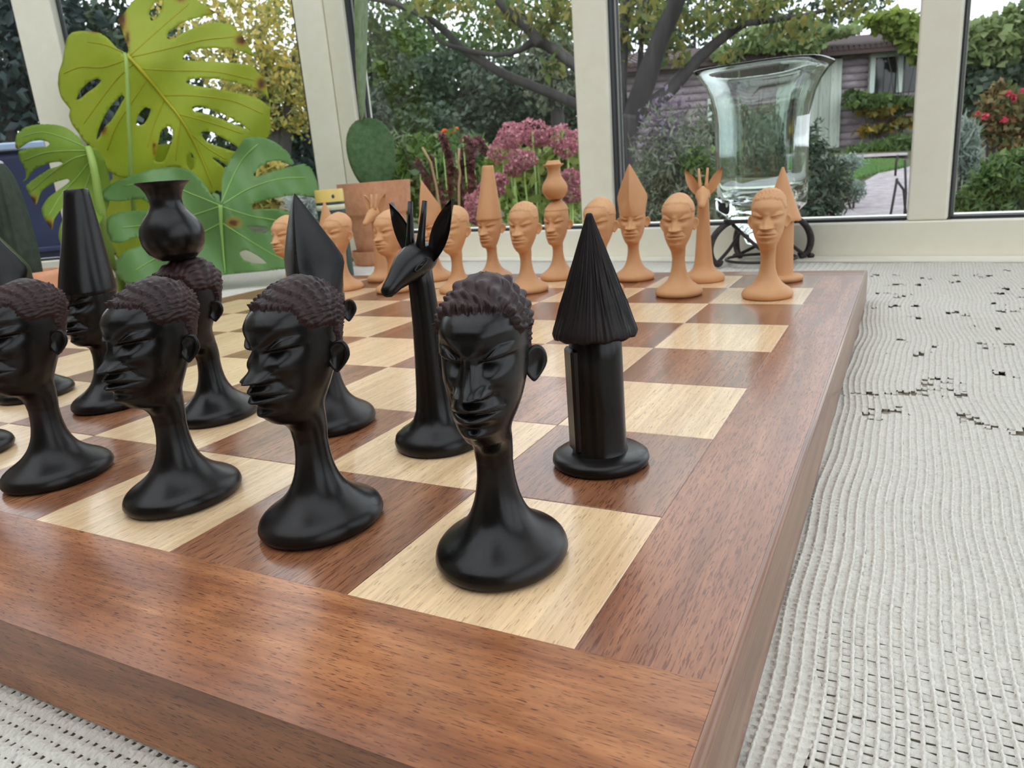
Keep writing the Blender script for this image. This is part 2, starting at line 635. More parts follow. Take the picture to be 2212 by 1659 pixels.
# ================================================================== TABLE AND CLOTH
def y_back(x):            # back edge of the table runs along the window wall
    return 14.70 - 0.1402 * (x + 5.72) - 0.66
TX0, TX1, TY0 = -7.2, 14.6, -5.5
table = empty('dining_table', W(3.7, 4.0, Z0), 'long oak dining table hidden under the white crochet tablecloth by the windows', 'table')
toff = -table.location
TZ = -0.441
tb = MB()
corners = [(TX0, TY0), (TX1, TY0), (TX1, y_back(TX1)), (-5.3, y_back(-5.3)), (TX0, 12.4)]
vs = [W(x, y, TZ - 0.5) + toff for x, y in corners] + [W(x, y, TZ) + toff for x, y in corners]
tb.add(vs, [(4, 3, 2, 1, 0), (5, 6, 7, 8, 9)] + [(k, (k + 1) % 5, 5 + (k + 1) % 5, 5 + k) for k in range(5)])
tb.build('table_top', M['table'], table)
for lx, ly in ((-6.3, -4.6), (13.7, -4.6), (13.4, 10.2), (-5.6, 11.4)):
    MB().box(W(lx - 0.5, ly - 0.5, Z0) + toff, W(lx + 0.5, ly + 0.5, TZ - 0.5) + toff).build('leg', M['table'], table, False, 0.004)

ZC = -0.425


def crochet(x0, x1, y0, y1, cx, cy, slit, solid=None, holes=None, jit=0.12, amp=0.010, seed=1, clip=None):
    """filet cells: continuous strands, a raised bar in each cell and a slit of real opening under each bar"""
    r = np.random.default_rng(seed)
    nx, ny = int(round((x1 - x0) / cx)), int(round((y1 - y0) / cy))
    us = np.array([0.0, 0.15, 0.25, 0.91])
    vs_ = np.array([0.0, 0.36, 0.72])
    gx = np.append((np.arange(nx)[:, None] + us[None]).ravel(), nx)
    gy = np.append((np.arange(ny)[:, None] + vs_[None]).ravel(), ny)
    X, Y = np.meshgrid(gx, gy, indexing='ij')
    iu = (np.arange(len(gx)) % 4)[:, None] + 0 * Y.astype(int)
    iv = (np.arange(len(gy)) % 3)[None, :] + 0 * X.astype(int)
    ci = np.minimum(np.floor(X + 1e-6).astype(int), nx - 1)
    cj = np.minimum(np.floor(Y + 1e-6).astype(int), ny - 1)
    wob = r.uniform(-1, 1, (nx, ny))
    tilt = r.uniform(-1, 1, (nx, ny))
    op = r.uniform(0.45, 1.0, (nx, ny))
    cell = iu >= 2
    PX = x0 + X * cx
    PY = y0 + (Y + cell * (iv > 0) * (jit * wob[ci, cj] + 0.10 * tilt[ci, cj] * (iu - 2.5))) * cy

    def lfield(a, b):
        return 0.5 + 0.5 * np.sin(a * 1.7 + 0.6 * np.sin(b * 1.1)) * np.sin(b * 1.3 + a * 0.7 + 1.0)
    sl = slit(PX, PY) * (0.45 + 0.8 * lfield(PX, PY)) * op[ci, cj]
    PY = np.where((iv == 2) & cell, PY + (0.14 - sl * 0.40) * cy, PY)
    PX = PX + (0.006 + 0.022 * sstep(2.0, 4.0, PY)) * np.sin(PY * 2.1 + PX * 0.8) + 0.008 * np.sin(PY * 5.3 + 1.3 * PX) + r.normal(0, 0.03 * cx, X.shape)
    h = np.where(~cell, amp * 1.05, 0.0)
    h = h + np.where(cell & (iv == 1), amp * 1.2, 0) + np.where(cell & (iv != 1), -amp * 0.6, 0)
    h = h + np.where(~cell, amp * 0.3 * np.where(iv == 1, 1, -0.5), 0)
    h = h + r.normal(0, amp * 0.12, X.shape)
    und = 0.010 * np.sin(PX * 2.3 + PY * 0.9) + 0.008 * np.sin(PY * 3.1 - PX * 1.7)
    Z = ZC + 0.006 + h + und * 0.6
    n2 = len(gy)
    ii, jj = np.meshgrid(np.arange(len(gx) - 1), np.arange(n2 - 1), indexing='ij')
    quad = np.stack([ii * n2 + jj, (ii + 1) * n2 + jj, (ii + 1) * n2 + jj + 1, ii * n2 + jj + 1], -1)
    qci, qcj = ii // 4, jj // 3
    qu, qv = ii % 4, jj % 3
    keep = np.ones(ii.shape, bool)
    ax_, ay_ = x0 + (qci + 0.5) * cx, y0 + (qcj + 0.5) * cy
    keep &= ~((qu == 2) & (qv == 2) & (slit(ax_, ay_) * (0.45 + 0.8 * lfield(ax_, ay_)) * op[qci, qcj] > 0.09))
    qx = x0 + (qci + us[qu] + 0.15) * cx
    qy = y0 + (jj + 0.5) / 3 * cy
    if holes is not None:
        for hx, hy, rx, ry in holes:
            ang = np.arctan2(qy - hy, qx - hx)
            rr = 1 + 0.18 * np.sin(3 * ang + hx * 17) + 0.1 * np.sin(5 * ang + hy * 23)
            keep &= ((qx - hx) / rx) ** 2 + ((qy - hy) / ry) ** 2 > rr
    if clip is not None:
        keep &= clip(qx, qy)
    V = np.stack([PX * U, PY * U, BT + Z * U], -1).reshape(-1, 3)
    return V, quad[keep].reshape(-1, 4)


HOLES = [(8.62, 3.9), (8.74, 3.98), (8.81, 4.02), (8.54, 4.39), (8.64, 4.41), (8.79, 4.45), (8.9, 4.47), (8.98, 4.49), (9.06, 4.48), (9.07, 4.77), (9.13, 4.62), (9.2, 4.83), (9.22, 4.65), (9.03, 4.6), (9.13, 4.94), (9.28, 4.51), (9.29, 3.94), (9.33, 3.83), (9.24, 4.0), (9.57, 5.16), (9.52, 3.66), (9.59, 3.72), (8.73, 5.71), (8.98, 5.69), (9.01, 5.76), (9.09, 6.03), (8.81, 6.31), (9.48, 6.24), (9.5, 6.02), (9.7, 6.23), (9.01, 7.33), (9.33, 7.7), (9.48, 7.61), (9.53, 7.02), (9.73, 6.96), (8.57, 7.93), (8.74, 8.09), (8.81, 8.12), (9.0, 8.13), (9.85, 7.85), (9.96, 7.88), (9.78, 8.35), (9.99, 9.36), (9.9, 9.01), (8.51, 8.99), (8.63, 9.0), (8.73, 8.96), (8.83, 8.86), (8.76, 8.72), (8.63, 9.63), (8.71, 9.71), (8.83, 9.71), (9.0, 9.66), (9.08, 10.32), (9.19, 10.27), (9.4, 9.93), (9.48, 9.93), (9.53, 10.56), (9.76, 10.5), (9.92, 10.41), (8.51, 10.62), (8.79, 10.6)]
hr = random.Random(5)
holes = [(x, y, hr.uniform(0.028, 0.05), hr.uniform(0.03, 0.055) * (1 + 0.06 * max(0, y - 4))) for x, y in HOLES]
# the same motif goes on to the right, out of the photograph
for k in range(5):
    for x, y in HOLES:
        if hr.random() < 0.45:
            holes.append((x + 1.35 + k * 0.9 + hr.uniform(-.05, .05), y + hr.uniform(-0.4, 0.4), hr.uniform(0.028, 0.05), hr.uniform(0.03, 0.06)))
for x, y, rx, ry in list(holes):
    for q in range(2):
        if hr.random() < 0.8:
            holes.append((x + hr.uniform(-.12, .12), y + hr.uniform(-.12, .12), hr.uniform(.014, .028), hr.uniform(.016, .03)))
holes.append((8.62, 0.07, 0.022, 0.06))
holes.append((8.56, -0.12, 0.05, 0.07))


def slit_right(X, Y):
    v = 0.80 * (1 - sstep(2.4, 3.5, Y)) + 0.10 * sstep(2.4, 3.5, Y)
    for bx, by, br in ((9.2, 4.4, .30), (8.75, 4.0, .18), (9.45, 6.1, .26), (9.0, 5.7, .16), (8.75, 8.9, .26), (9.5, 7.9, .3), (9.4, 3.7, .2)):
        for k in range(3):
            v = v + 0.45 * np.exp(-((X - bx - 1.35 * k) / br) ** 2 - ((Y - by) / (br * 1.3)) ** 2)
    return v


Vs, Qs, nn = [], [], 0


def add_cloth(VQ):
    global nn
    Vs.append(VQ[0])
    Qs.append(VQ[1] + nn)
    nn += len(VQ[0])


inside = lambda x, y: y < y_back(x) - 0.12
add_cloth(crochet(8.36, 12.9, -3.2, 7.5, 0.045, 0.042, slit_right, holes=holes, seed=2))
add_cloth(crochet(8.36, 12.9, 7.5, 13.0, 0.045, 0.075, lambda X, Y: 0.1 + 0 * X, holes=holes, seed=3, clip=inside, amp=0.009))
add_cloth(crochet(3.6, 8.36, -3.2, -0.50, 0.045, 0.06, lambda X, Y: 0.24 + 0 * X, seed=4))
add_cloth(crochet(-6.9, 8.36, 8.2, 14.4, 0.10, 0.10, lambda X, Y: 0.1 + 0 * X, seed=5, amp=0.008,
                  clip=lambda x, y: (y < y_back(x) - 0.12) & (y < 12.4 + (x + 7.2) * 1.15)))
add_cloth(crochet(-6.9, -0.4, -3.2, 8.2, 0.12, 0.12, lambda X, Y: 0.1 + 0 * X, seed=6, amp=0.008))
add_cloth(crochet(-0.4, 8.36, -0.45, 8.2, 0.6, 0.6, lambda X, Y: 0.0 * X, seed=7, amp=0.004))
add_cloth(crochet(-0.4, 3.6, -3.2, -0.45, 0.12, 0.12, lambda X, Y: 0.1 + 0 * X, seed=8))
add_cloth(crochet(12.9, 14.4, -3.2, 12.0, 0.12, 0.12, lambda X, Y: 0.1 + 0 * X, seed=9, clip=inside))
cloth = qmesh('tablecloth', np.concatenate(Vs), np.concatenate(Qs), M['cloth'], None, True)
tag(cloth, 'white crochet lace tablecloth lying under the chessboard with open holes on the right', 'tablecloth')
del Vs, Qs

# ================================================================== CHESSBOARD
board = empty('chess_board', W(4, 4, -0.40), 'large wooden chessboard of brown and pale squares with a thick reddish brown rim', 'chessboard')
bo = -board.location
BX0, BX1, BY0, BY1 = -0.44, 8.43, -0.572, 8.33
FX0, FX1, FY0, FY1 = 0.055, 7.94, 0.0, 7.93


def slab(name, x0, x1, y0, y1, z0, z1, mat, bevel):
    mb = MB().box((x0 * U, y0 * U, z0 * U), (x1 * U, y1 * U, z1 * U))
    c = Vector(((x0 + x1) / 2 * U, (y0 + y1) / 2 * U, z1 * U))
    mb.v = [v - c for v in mb.v]
    o = mb.build(name, M[mat], board, False, bevel)
    o.location = c + Vector((0, 0, BT)) + bo
    return o


sq_mesh = {}


def square(i, j):
    x0, x1 = max(i, FX0), min(i + 1, FX1)
    y0, y1 = max(j, FY0), min(j + 1, FY1)
    kind = 'light_square' if (i + j) % 2 == 1 else 'dark_square'
    key = (kind, round(x1 - x0, 3), round(y1 - y0, 3))
    if key not in sq_mesh:
        hx, hy, g, b, t = (x1 - x0) / 2 * U, (y1 - y0) / 2 * U, 0.0018 * U, 0.004 * U, 0.12 * U
        hx, hy = hx - g, hy - g
        vs = [(sx * hx, sy * hy, -t) for sx, sy in ((-1, -1), (1, -1), (1, 1), (-1, 1))]
        vs += [(sx * hx, sy * hy, -b * 0.6) for sx, sy in ((-1, -1), (1, -1), (1, 1), (-1, 1))]
        vs += [(sx * (hx - b), sy * (hy - b), 0) for sx, sy in ((-1, -1), (1, -1), (1, 1), (-1, 1))]
        fs = [(0, 3, 2, 1), (8, 9, 10, 11)]
        for k in range(4):
            k2 = (k + 1) % 4
            fs += [(k, k2, 4 + k2, 4 + k), (4 + k, 4 + k2, 8 + k2, 8 + k)]
        me = bpy.data.meshes.new(kind)
        me.from_pydata(vs, [], fs)
        me.materials.append(M[kind])
        sq_mesh[key] = me
    o = bpy.data.objects.new(kind, sq_mesh[key])
    COL.objects.link(o)
    o.parent = board
    o.location = W((x0 + x1) / 2, (y0 + y1) / 2, 0) + bo


for j in range(8):
    for i in range(8):
        square(i, j)
slab('board_core', BX0 + 0.06, BX1 - 0.06, BY0 + 0.06, BY1 - 0.06, -0.37, -0.125, 'rim_y', 0)
slab('felt_base', BX0 + 0.03, BX1 - 0.03, BY0 + 0.03, BY1 - 0.03, -0.405, -0.372, 'felt', 0)
slab('border_strip', FX1 + 0.001, BX1 - 0.031, FY0, FY1, -0.12, 0.0, 'border', 0)
slab('border_strip', BX0 + 0.031, FX0 - 0.001, FY0, FY1, -0.12, 0.0, 'border', 0)


def edge_strip(x_in, x_out):
    """strip along the side of the board, softened on its outer top edge"""
    sg = 1 if x_out > x_in else -1
    prof = [(x_in, -0.39), (x_out, -0.39), (x_out, -0.026), (x_out - sg * 0.004, -0.012), (x_out - sg * 0.012, -0.003), (x_out - sg * 0.024, 0.0006), (x_in, 0.0006)]
    n = len(prof)
    cx, cy_ = (x_in + x_out) / 2, (BY0 + BY1) / 2
    vs = [((x - cx) * U, (y - cy_) * U, (z - dz) * U) for y, dz in ((BY0, 0.01), (BY0 + 0.01, 0), (BY1 - 0.01, 0), (BY1, 0.01)) for x, z in prof]
    fs = [(k * n + q, k * n + (q + 1) % n, (k + 1) * n + (q + 1) % n, (k + 1) * n + q) for k in range(3) for q in range(n)]
    fs += [tuple(range(n - 1, -1, -1)), tuple(3 * n + q for q in range(n))]
    if sg > 0:
        fs = [tuple(reversed(f)) for f in fs]
    o = mesh('edge_strip', vs, fs, M['rim_y'], board, True)
    o.data.set_sharp_from_angle(angle=math.radians(38))
    o.location = W(cx, cy_, 0) + bo


edge_strip(BX1 - 0.030, BX1)
edge_strip(BX0 + 0.030, BX0)


def end_rim(ya, yb, out):
    """rim across the end, rounded over on its outer top edge"""
    sg = -1 if out < ya else 1
    inn = ya if abs(out - ya) > abs(out - yb) else yb
    prof = [(inn, -0.39), (inn, -0.001), (inn + sg * 0.004, 0.002)]
    for k in range(6):
        a = math.pi / 2 * k / 5
        prof.append((out - sg * 0.045 + sg * 0.045 * math.sin(a), 0.002 - 0.045 + 0.045 * math.cos(a)))
    prof.append((out, -0.39))
    n = len(prof)
    c = Vector(((BX0 + BX1) / 2, (ya + yb) / 2, 0))
    xs = [(BX0 + 0.031, 0.0), (BX1 - 0.031, 0.0)]
    vs = [((x - c.x) * U, (y - c.y) * U, (z - (d if z > -0.1 else 0)) * U) for x, d in xs for y, z in prof]
    fs = [(k * n + q, k * n + (q + 1) % n, (k + 1) * n + (q + 1) % n, (k + 1) * n + q) for k in range(len(xs) - 1) for q in range(n)]
    fs += [tuple(range(n - 1, -1, -1)), tuple((len(xs) - 1) * n + q for q in range(n))]
    if sg < 0:
        fs = [tuple(reversed(f)) for f in fs]
    o = mesh('end_rim', vs, fs, M['rim_x'], board, True)
    o.data.set_sharp_from_angle(angle=math.radians(35))
    o.location = W(c.x, c.y, 0) + bo


end_rim(BY0, FY0 - 0.003, BY0)
end_rim(FY1 + 0.003, BY1, BY1)

# ================================================================== CARVED PIECES
def face_detail(x, z, seed=0, dz=0.0, nose=1.0):
    """forward relief of the carved face, in board squares"""
    ax = np.abs(x)
    z = z - dz
    zt, zb = 0.685, 0.822
    t = np.clip((zb - z) / (zb - zt), 0, 1)
    amp = 0.012 + 0.080 * t**1.15
    amp = np.where(z < zt, amp * np.exp(-((z - zt) / 0.013) ** 2), amp)
    amp = np.where(z > zb, 0.012 * np.exp(-((z - zb) / 0.03) ** 2), amp)
    sx = 0.026 + 0.030 * t
    d = nose * amp * np.exp(-(ax / sx) ** 2.0)
    d += nose * 0.016 * np.exp(-(ax / 0.036) ** 2 - ((z - 0.702) / 0.022) ** 2)
    d += nose * 0.046 * np.exp(-((ax - 0.056) / 0.021) ** 2 - ((z - 0.690) / np.where(z < 0.69, 0.011, 0.024)) ** 2)
    # lips: a swelling parted by the line of the mouth
    d += 0.050 * np.clip(1 - (ax / 0.110) ** 1.5, 0, 1) * np.exp(-((z - 0.619) / 0.057) ** 4)
    d += 0.025 * np.clip(1 - (ax / 0.112) ** 1.1, 0, 1) * np.exp(-((z - 0.636 + 0.10 * ax) / 0.015) ** 2)
    d += 0.020 * np.clip(1 - (ax / 0.088) ** 1.6, 0, 1) * np.exp(-((z - 0.583) / 0.014) ** 2)
    d -= 0.026 * np.exp(-(ax / 0.088) ** 4 - ((z - 0.609 + 0.06 * ax) / 0.0055) ** 2)
    d += 0.030 * np.exp(-(ax / 0.05) ** 2 - ((z - 0.515) / 0.022) ** 2)
    # brow overhang and eye slits, slanting up outwards
    zbr = 0.794 + 0.13 * (ax - 0.03)
    win = sstep(0.022, 0.050, ax) * (1 - sstep(0.135, 0.172, ax))
    s = z - zbr
    d -= 0.031 * win * np.where(s < 0, np.exp(-(-s / 0.024) ** 1.3), np.exp(-(s / 0.006) ** 2))
    d += 0.010 * win * np.exp(-((s - 0.014) / 0.014) ** 2)
    arch = 0.806 + 0.058 * sstep(0.03, 0.12, ax)
    d -= 0.016 * sstep(0.015, 0.05, ax) * (1 - sstep(0.13, 0.17, ax)) * np.exp(-((z - arch) / np.where(z > arch, 0.030, 0.012)) ** 2)
    d += 0.008 * np.exp(-((ax - 0.085) / 0.05) ** 2 - ((s + 0.05) / 0.02) ** 2)
    # cheeks and the fold from the nostril to the mouth
    d += 0.024 * np.exp(-((ax - 0.105) / 0.045) ** 2 - ((z - 0.728) / 0.036) ** 2)
    d -= 0.012 * np.exp(-((ax - 0.072 - 0.5 * np.clip(0.69 - z, 0, 1)) / 0.014) ** 2) * sstep(0.60, 0.63, z) * (1 - sstep(0.70, 0.72, z))
    return d


BASE_R = [(0.0, 0.235), (0.012, 0.252), (0.035, 0.262), (0.065, 0.254), (0.09, 0.232), (0.115, 0.195),
          (0.15, 0.152), (0.20, 0.116), (0.28, 0.090), (0.36, 0.079), (0.42, 0.077)]
FRONT = [(0.42, .074), (0.445, .082), (0.462, .115), (0.475, .185), (0.49, .215), (0.52, .232), (0.56, .236), (0.60, .228),
         (0.66, .216), (0.72, .208), (0.78, .208), (0.84, .226), (0.90, .228), (0.96, .208), (1.02, .168), (1.08, .108), (1.12, .052), (1.15, -.008), (1.164, -.055)]
BACK = [(0.42, -.084), (0.46, -.092), (0.52, -.106), (0.60, -.132), (0.66, -.156), (0.72, -.182), (0.78, -.206), (0.84, -.226),
        (0.90, -.240), (0.96, -.246), (1.02, -.236), (1.08, -.206), (1.12, -.168), (1.15, -.118), (1.164, -.065)]
WIDTH = [(0.42, .072), (0.45, .078), (0.475, .088), (0.50, .104), (0.56, .132), (0.60, .146), (0.66, .160), (0.72, .171),
         (0.78, .176), (0.84, .177), (0.90, .174), (0.96, .166), (1.02, .152), (1.08, .124), (1.12, .096), (1.15, .056), (1.164, .006)]


def head_grid(nz=190, nc=168, ws=0.91, ds=0.98, dz=0.0, shift=0.0, detail=True, lift=0.064, chin=0.026):
    """rows of points from the bottom of the foot to the crown: x, forward, z"""
    zb = np.unique(np.concatenate([np.array([0.0, 0.004, 0.012, 0.022, 0.035, 0.05, 0.065, 0.078, 0.09]), np.linspace(0.10, 0.42, 20)]))
    zh = 0.42 + (1.164 - 0.42) * np.concatenate([np.linspace(0, 0.12, int(nz * 0.14), endpoint=False),
                                                np.linspace(0.12, 0.60, int(nz * 0.56), endpoint=False),
                                                np.linspace(0.60, 0.90, int(nz * 0.20), endpoint=False),
                                                1 - 0.10 * (1 - np.linspace(0, 1, int(nz * 0.10))) ** 1.6])
    z = np.concatenate([zb[:-1], zh])
    # more columns on the face
    u = np.linspace(0, 1, nc, endpoint=False)
    th = 2 * np.pi * u - 0.55 * np.sin(2 * np.pi * u)      # 0 = front
    Z, T = np.meshgrid(z, th, indexing='ij')
    isb = Z < 0.4199
    r = hermite(z, BASE_R)
    ov = 1 - sstep(0.10, 0.30, z)
    wsz = 1 + (ws - 1) * sstep(.42, .52, z)
    dsz = 1 + (ds - 1) * sstep(.42, .52, z)
    fF = np.where(z < 0.4199, r * (1 + 0.16 * ov), hermite(z, FRONT) * dsz + shift * sstep(.42, .6, z))
    fB = np.where(z < 0.4199, -r * (1 + 0.16 * ov), hermite(z, BACK) * dsz + shift * sstep(.42, .6, z))
    w = np.where(z < 0.4199, r * (1 + 0.02 * ov), hermite(z, WIDTH) * wsz)
    # blend over the join of foot and head
    nk = (z > 0.16) & (z < 0.42)
    fF = np.where(nk, fF - 0.004 * sstep(0.16, 0.42, z), fF)
    fB = np.where(nk, fB - 0.005 * sstep(0.16, 0.42, z), fB)
    w = np.where(nk, w - 0.005 * sstep(0.16, 0.42, z), w)
    c = (fF + fB) / 2 - np.where(z > 0.47, 0.03 * ds, 0) * sstep(.47, .56, z)
    co, si = np.cos(T), np.sin(T)
    e = 0.86
    hd = sstep(0.44, 0.52, Z)
    sx = np.sign(si) * np.abs(si) ** (1 - (1 - e) * hd)
    fr = np.sign(co) * np.abs(co) ** (1 - (1 - 0.92) * hd)
    X = w[:, None] * sx
    F = c[:, None] + np.where(co > 0, (fF - c)[:, None], (c - fB)[:, None]) * fr
    if detail:
        m = sstep(0.02, 0.40, co) * sstep(0.47, 0.49, Z) * (1 - sstep(0.93, 0.99, Z))
        F = F + m * face_detail(X / ws, Z) * (0.75 + 0.25 * ds)
    Zo = Z + lift * sstep(.42, .50, Z) * (1 - sstep(.80, 1.14, Z)) - 0.030 * sstep(.92, 1.164, Z)
    Zo = Zo + chin * sstep(.42, .49, Z) * (1 - sstep(.50, .76, Z))
    Zo = Zo + np.where(Z > 0.42, dz * sstep(0.42, 0.5, Z), 0)
    return X, F, Zo, Z, T


def grid_normals(X, F, Z):
    P = np.stack([X, -F, Z], -1)
    du = np.roll(P, -1, 1) - np.roll(P, 1, 1)
    dv = np.gradient(P, axis=0)
    n = np.cross(du, dv)
    n /= np.linalg.norm(n, axis=-1, keepdims=True) + 1e-12
    return n


def body_mesh(name, g, zcut=9.0):
    X, F, Zo, Z, T = g
    nr, nc = X.shape
    keep = int((Zo[:, 0] <= zcut).sum())
    P = np.stack([X, -F, Zo], -1)[:keep].reshape(-1, 3) * U
    Q = grid_faces(keep, nc)
    top = P.reshape(keep, nc, 3)[-1].mean(0)
    P = np.concatenate([P, [[0, 0, 0]], [top]])
    b, t = len(P) - 2, len(P) - 1
    k = np.arange(nc)
    tri = np.concatenate([np.stack([np.full(nc, b), (k + 1) % nc, k], -1),
                          np.stack([np.full(nc, t), (keep - 1) * nc + k, (keep - 1) * nc + (k + 1) % nc], -1)])
    me = bpy.data.meshes.new(name)
    me.from_pydata(P.tolist(), [], Q.tolist() + tri.tolist())
    me.polygons.foreach_set('use_smooth', np.ones(len(me.polygons), bool))
    me.update()
    return me


def hairline(T, front=1.03, back=0.64):
    a = np.abs((T + np.pi) % (2 * np.pi) - np.pi)     # 0 front, pi back
    return front - 0.02 * sstep(0.2, 0.8, a) - (front - 0.02 - 0.88) * sstep(0.82, 1.30, a) - (0.88 - back) * sstep(1.72, 2.35, a)


def hair_mesh(name, g, style='scale', thick=0.011, relief=0.020, zl=None, seed=0, zmax=9.0):
    X, F, Zo, Z, T = g
    n = grid_normals(X, F, Zo)
    zh = hairline(T) if zl is None else zl + 0 * T
    r = np.random.default_rng(seed)
    jag = 0.006 * np.sin(T * 37 + seed) + 0.005 * np.sin(T * 61 + 1)
    m = sstep(0.0, 0.012, Z - zh - (jag if style != 'smooth' else 0))
    # carved locks
    lat = np.arctan2(X, np.maximum(Z - 0.70, 0.02)) * 0.34
    lon = np.arctan2(Z - 0.74, F + 0.02) * 0.30
    if style == 'scale':
        q = lon / 0.026 + 0.3 * np.sin(lat * 46) + 0.2 * np.sin(lat * 17)
        row = np.floor(q)
        p = lat / 0.026 + 0.5 * (row % 2) + 0.3 * np.sin(row * 3.7)
        u = p - np.floor(p) - 0.5
        v = q - row
        tuft = np.clip(1 - (2 * u) ** 2, 0, 1) * (1 - v) ** 0.8 * (0.6 + 0.4 * np.sin(np.floor(p) * 12.9 + row * 78.2))
    elif style == 'strand':
        a = lat / 0.030 + lon / 0.075 + 0.4 * np.sin(lon * 34 + lat * 22)
        s1 = np.abs(np.sin(a * np.pi)) ** 0.8
        b = lon / 0.05 - lat / 0.2
        tuft = s1 * (0.55 + 0.45 * np.sin(b * np.pi + np.floor(a) * 2.1))
    elif style == 'fine':
        a = lat / 0.022 + 0.3 * np.sin(lon * 50)
        tuft = 0.5 + 0.35 * np.sin(a * np.pi) * np.sin(lon / 0.016 * np.pi + np.floor(a) * 1.7)
    elif style == 'curl':
        tuft = np.abs(np.sin(lat / 0.03 * np.pi + np.sin(lon * 60)) * np.sin(lon / 0.035 * np.pi + np.cos(lat * 55))) * sstep(0.95, 1.05, Z)
    else:
        tuft = 0 * Z
    side = (1 - sstep(0.0, 0.10, 0.92 - Z) * 0.75) * (1 - 0.85 * sstep(1.125, 1.158, Z))
    off = m * (thick + relief * tuft * side)
    P = np.stack([X, -F, Zo], -1) + n * off[..., None]
    nr, nc = X.shape
    Q = grid_faces(nr, nc)
    mf = (m > 0).ravel()
    zf = (Z < zmax).ravel()
    kq = mf[Q].any(1) & zf[Q].all(1)
    Q = Q[kq]
    P = P.reshape(-1, 3)
    if zmax > 5:
        top = P.reshape(nr, nc, 3)[-1].mean(0)
        P = np.concatenate([P, [top]])
    used = np.unique(Q)
    mp = -np.ones(len(P), int)
    mp[used] = np.arange(len(used))
    Pv = P[used] * U
    faces = mp[Q].tolist()
    if zmax > 5:
        k = np.arange(nc)
        lastrow = mp[(nr - 1) * nc + k]
        ti = len(used)
        Pv = np.concatenate([Pv, P[-1:] * U])
        faces += [(ti, int(lastrow[i]), int(lastrow[(i + 1) % nc])) for i in range(nc)]
    me = bpy.data.meshes.new(name)
    me.from_pydata(Pv.tolist(), [], faces)
    me.polygons.foreach_set('use_smooth', np.ones(len(me.polygons), bool))
    me.update()
    return me


def ear_mesh(side=1):
    nu, nv = 22, 14
    vs = []
    for i in range(nv + 1):
        a = math.pi * i / nv
        for q in range(nu):
            th = 2 * math.pi * q / nu
            y = math.sin(a) * math.cos(th)      # depth of the shell
            x = math.sin(a) * math.sin(th)
            z = -math.cos(a)
            # a shell: broad and round above, drawn in below
            wz = 1.0 - 0.55 * max(0, -z) ** 1.4
            px = 0.052 * x * wz
            pz = 0.070 * z
            py = 0.020 * y
            if y > 0:                            # hollow facing forwards
                py -= 0.026 * max(0, 1 - (x / 0.8) ** 2 - (z / 0.85) ** 2)
            px += 0.006 * z
            vs.append((px, py, pz))
    fs = [(k * nu + q, k * nu + (q + 1) % nu, (k + 1) * nu + (q + 1) % nu, (k + 1) * nu + q) for k in range(nv) for q in range(nu)]
    ca, sa = math.cos(0.62), math.sin(0.62)
    out = []
    for x, f, z in vs:
        # swing the shell outwards and backwards, lean the top back
        xx = x + 0.036
        X = (xx * ca + f * sa * 0.9) * side
        F = -xx * sa + f * ca - 0.12 * (z)
        out.append((X * U, -F * U, z * U))
    me = bpy.data.meshes.new('ear')
    me.from_pydata(out, [], fs if side < 0 else [tuple(reversed(f)) for f in fs])
    me.polygons.foreach_set('use_smooth', [True] * len(fs))
    me.update()
    return me


EAR = {1: ear_mesh(1), -1: ear_mesh(-1)}


def piece(name, x, y, rz, label, cat, group, scale=1.0):
    e = empty(name, W(x, y, 0.0), label, cat, group, rz)
    e.scale = (scale,) * 3
    return e


def child(name, me, mat, parent, loc=(0, 0, 0), rot=(0, 0, 0)):
    o = bpy.data.objects.new(name, me)
    if len(me.materials) == 0:
        me.materials.append(mat)
    COL.objects.link(o)
    o.parent = parent
    o.location = loc
    o.rotation_euler = rot
    if me.materials[0] != mat:
        o.material_slots[0].link = 'OBJECT'
        o.material_slots[0].material = mat
    return o


def add_ears(root, mat, ws=0.92, ds=1.0, dz=0.0, f=-0.045, z=0.79, shift=0.0):
    for s in (1, -1):
        child('ear', EAR[s], mat, root, (s * 0.160 * ws * U, -(f * ds + shift) * U, (z + dz) * U))


g_pawn = head_grid()
PB = body_mesh('pawn_body', g_pawn)
PBW = body_mesh('pawn_body_pale', head_grid(nz=110, nc=96, ws=0.98, lift=0.055))
H_strand = hair_mesh('hair', g_pawn, 'strand', seed=1)
H_scale = hair_mesh('hair', g_pawn, 'scale', seed=2)
gw = head_grid(nz=110, nc=96, ws=0.98, lift=0.055)
H_fine = hair_mesh('hair', gw, 'fine', 0.008, 0.007, seed=3)
H_curl = hair_mesh('hair', gw, 'curl', 0.009, 0.016, seed=4)


def pawn(x, y, rz, dark, label, hair, scale=1.0, zs=1.0):
    r = piece('chess_pawn', x, y, rz, label, 'chess piece', 'black carved pawns along the near edge' if dark else 'pale carved pawns on the far side', scale)
    r.scale = (scale, scale, scale * zs)
    child('body', PB if dark else PBW, M['ebony'] if dark else M['pale'], r)
    child('hair', hair, M['ebony_rough'] if dark else M['pale_rough'], r)
    add_ears(r, M['ebony'] if dark else M['pale'])
    return r


pawn(7.432, 0.468, 0.26, True, 'nearest black carved head pawn, on the pale corner square, hair in slanted strands', H_strand)
pawn(6.486, 0.466, -0.03, True, 'black carved head pawn second from the near corner, on a brown square', H_scale)
pawn(5.555, 0.462, -0.02, True, 'black carved head pawn third from the near corner, on a pale square', H_scale)
pawn(4.525, 0.435, 0.05, True, 'black carved head pawn cut by the left photo edge, fourth from the near corner', H_scale)
pawn(3.45, 0.46, 0.0, True, 'black carved pawn at the left photo edge of which only the foot rim shows', H_strand)

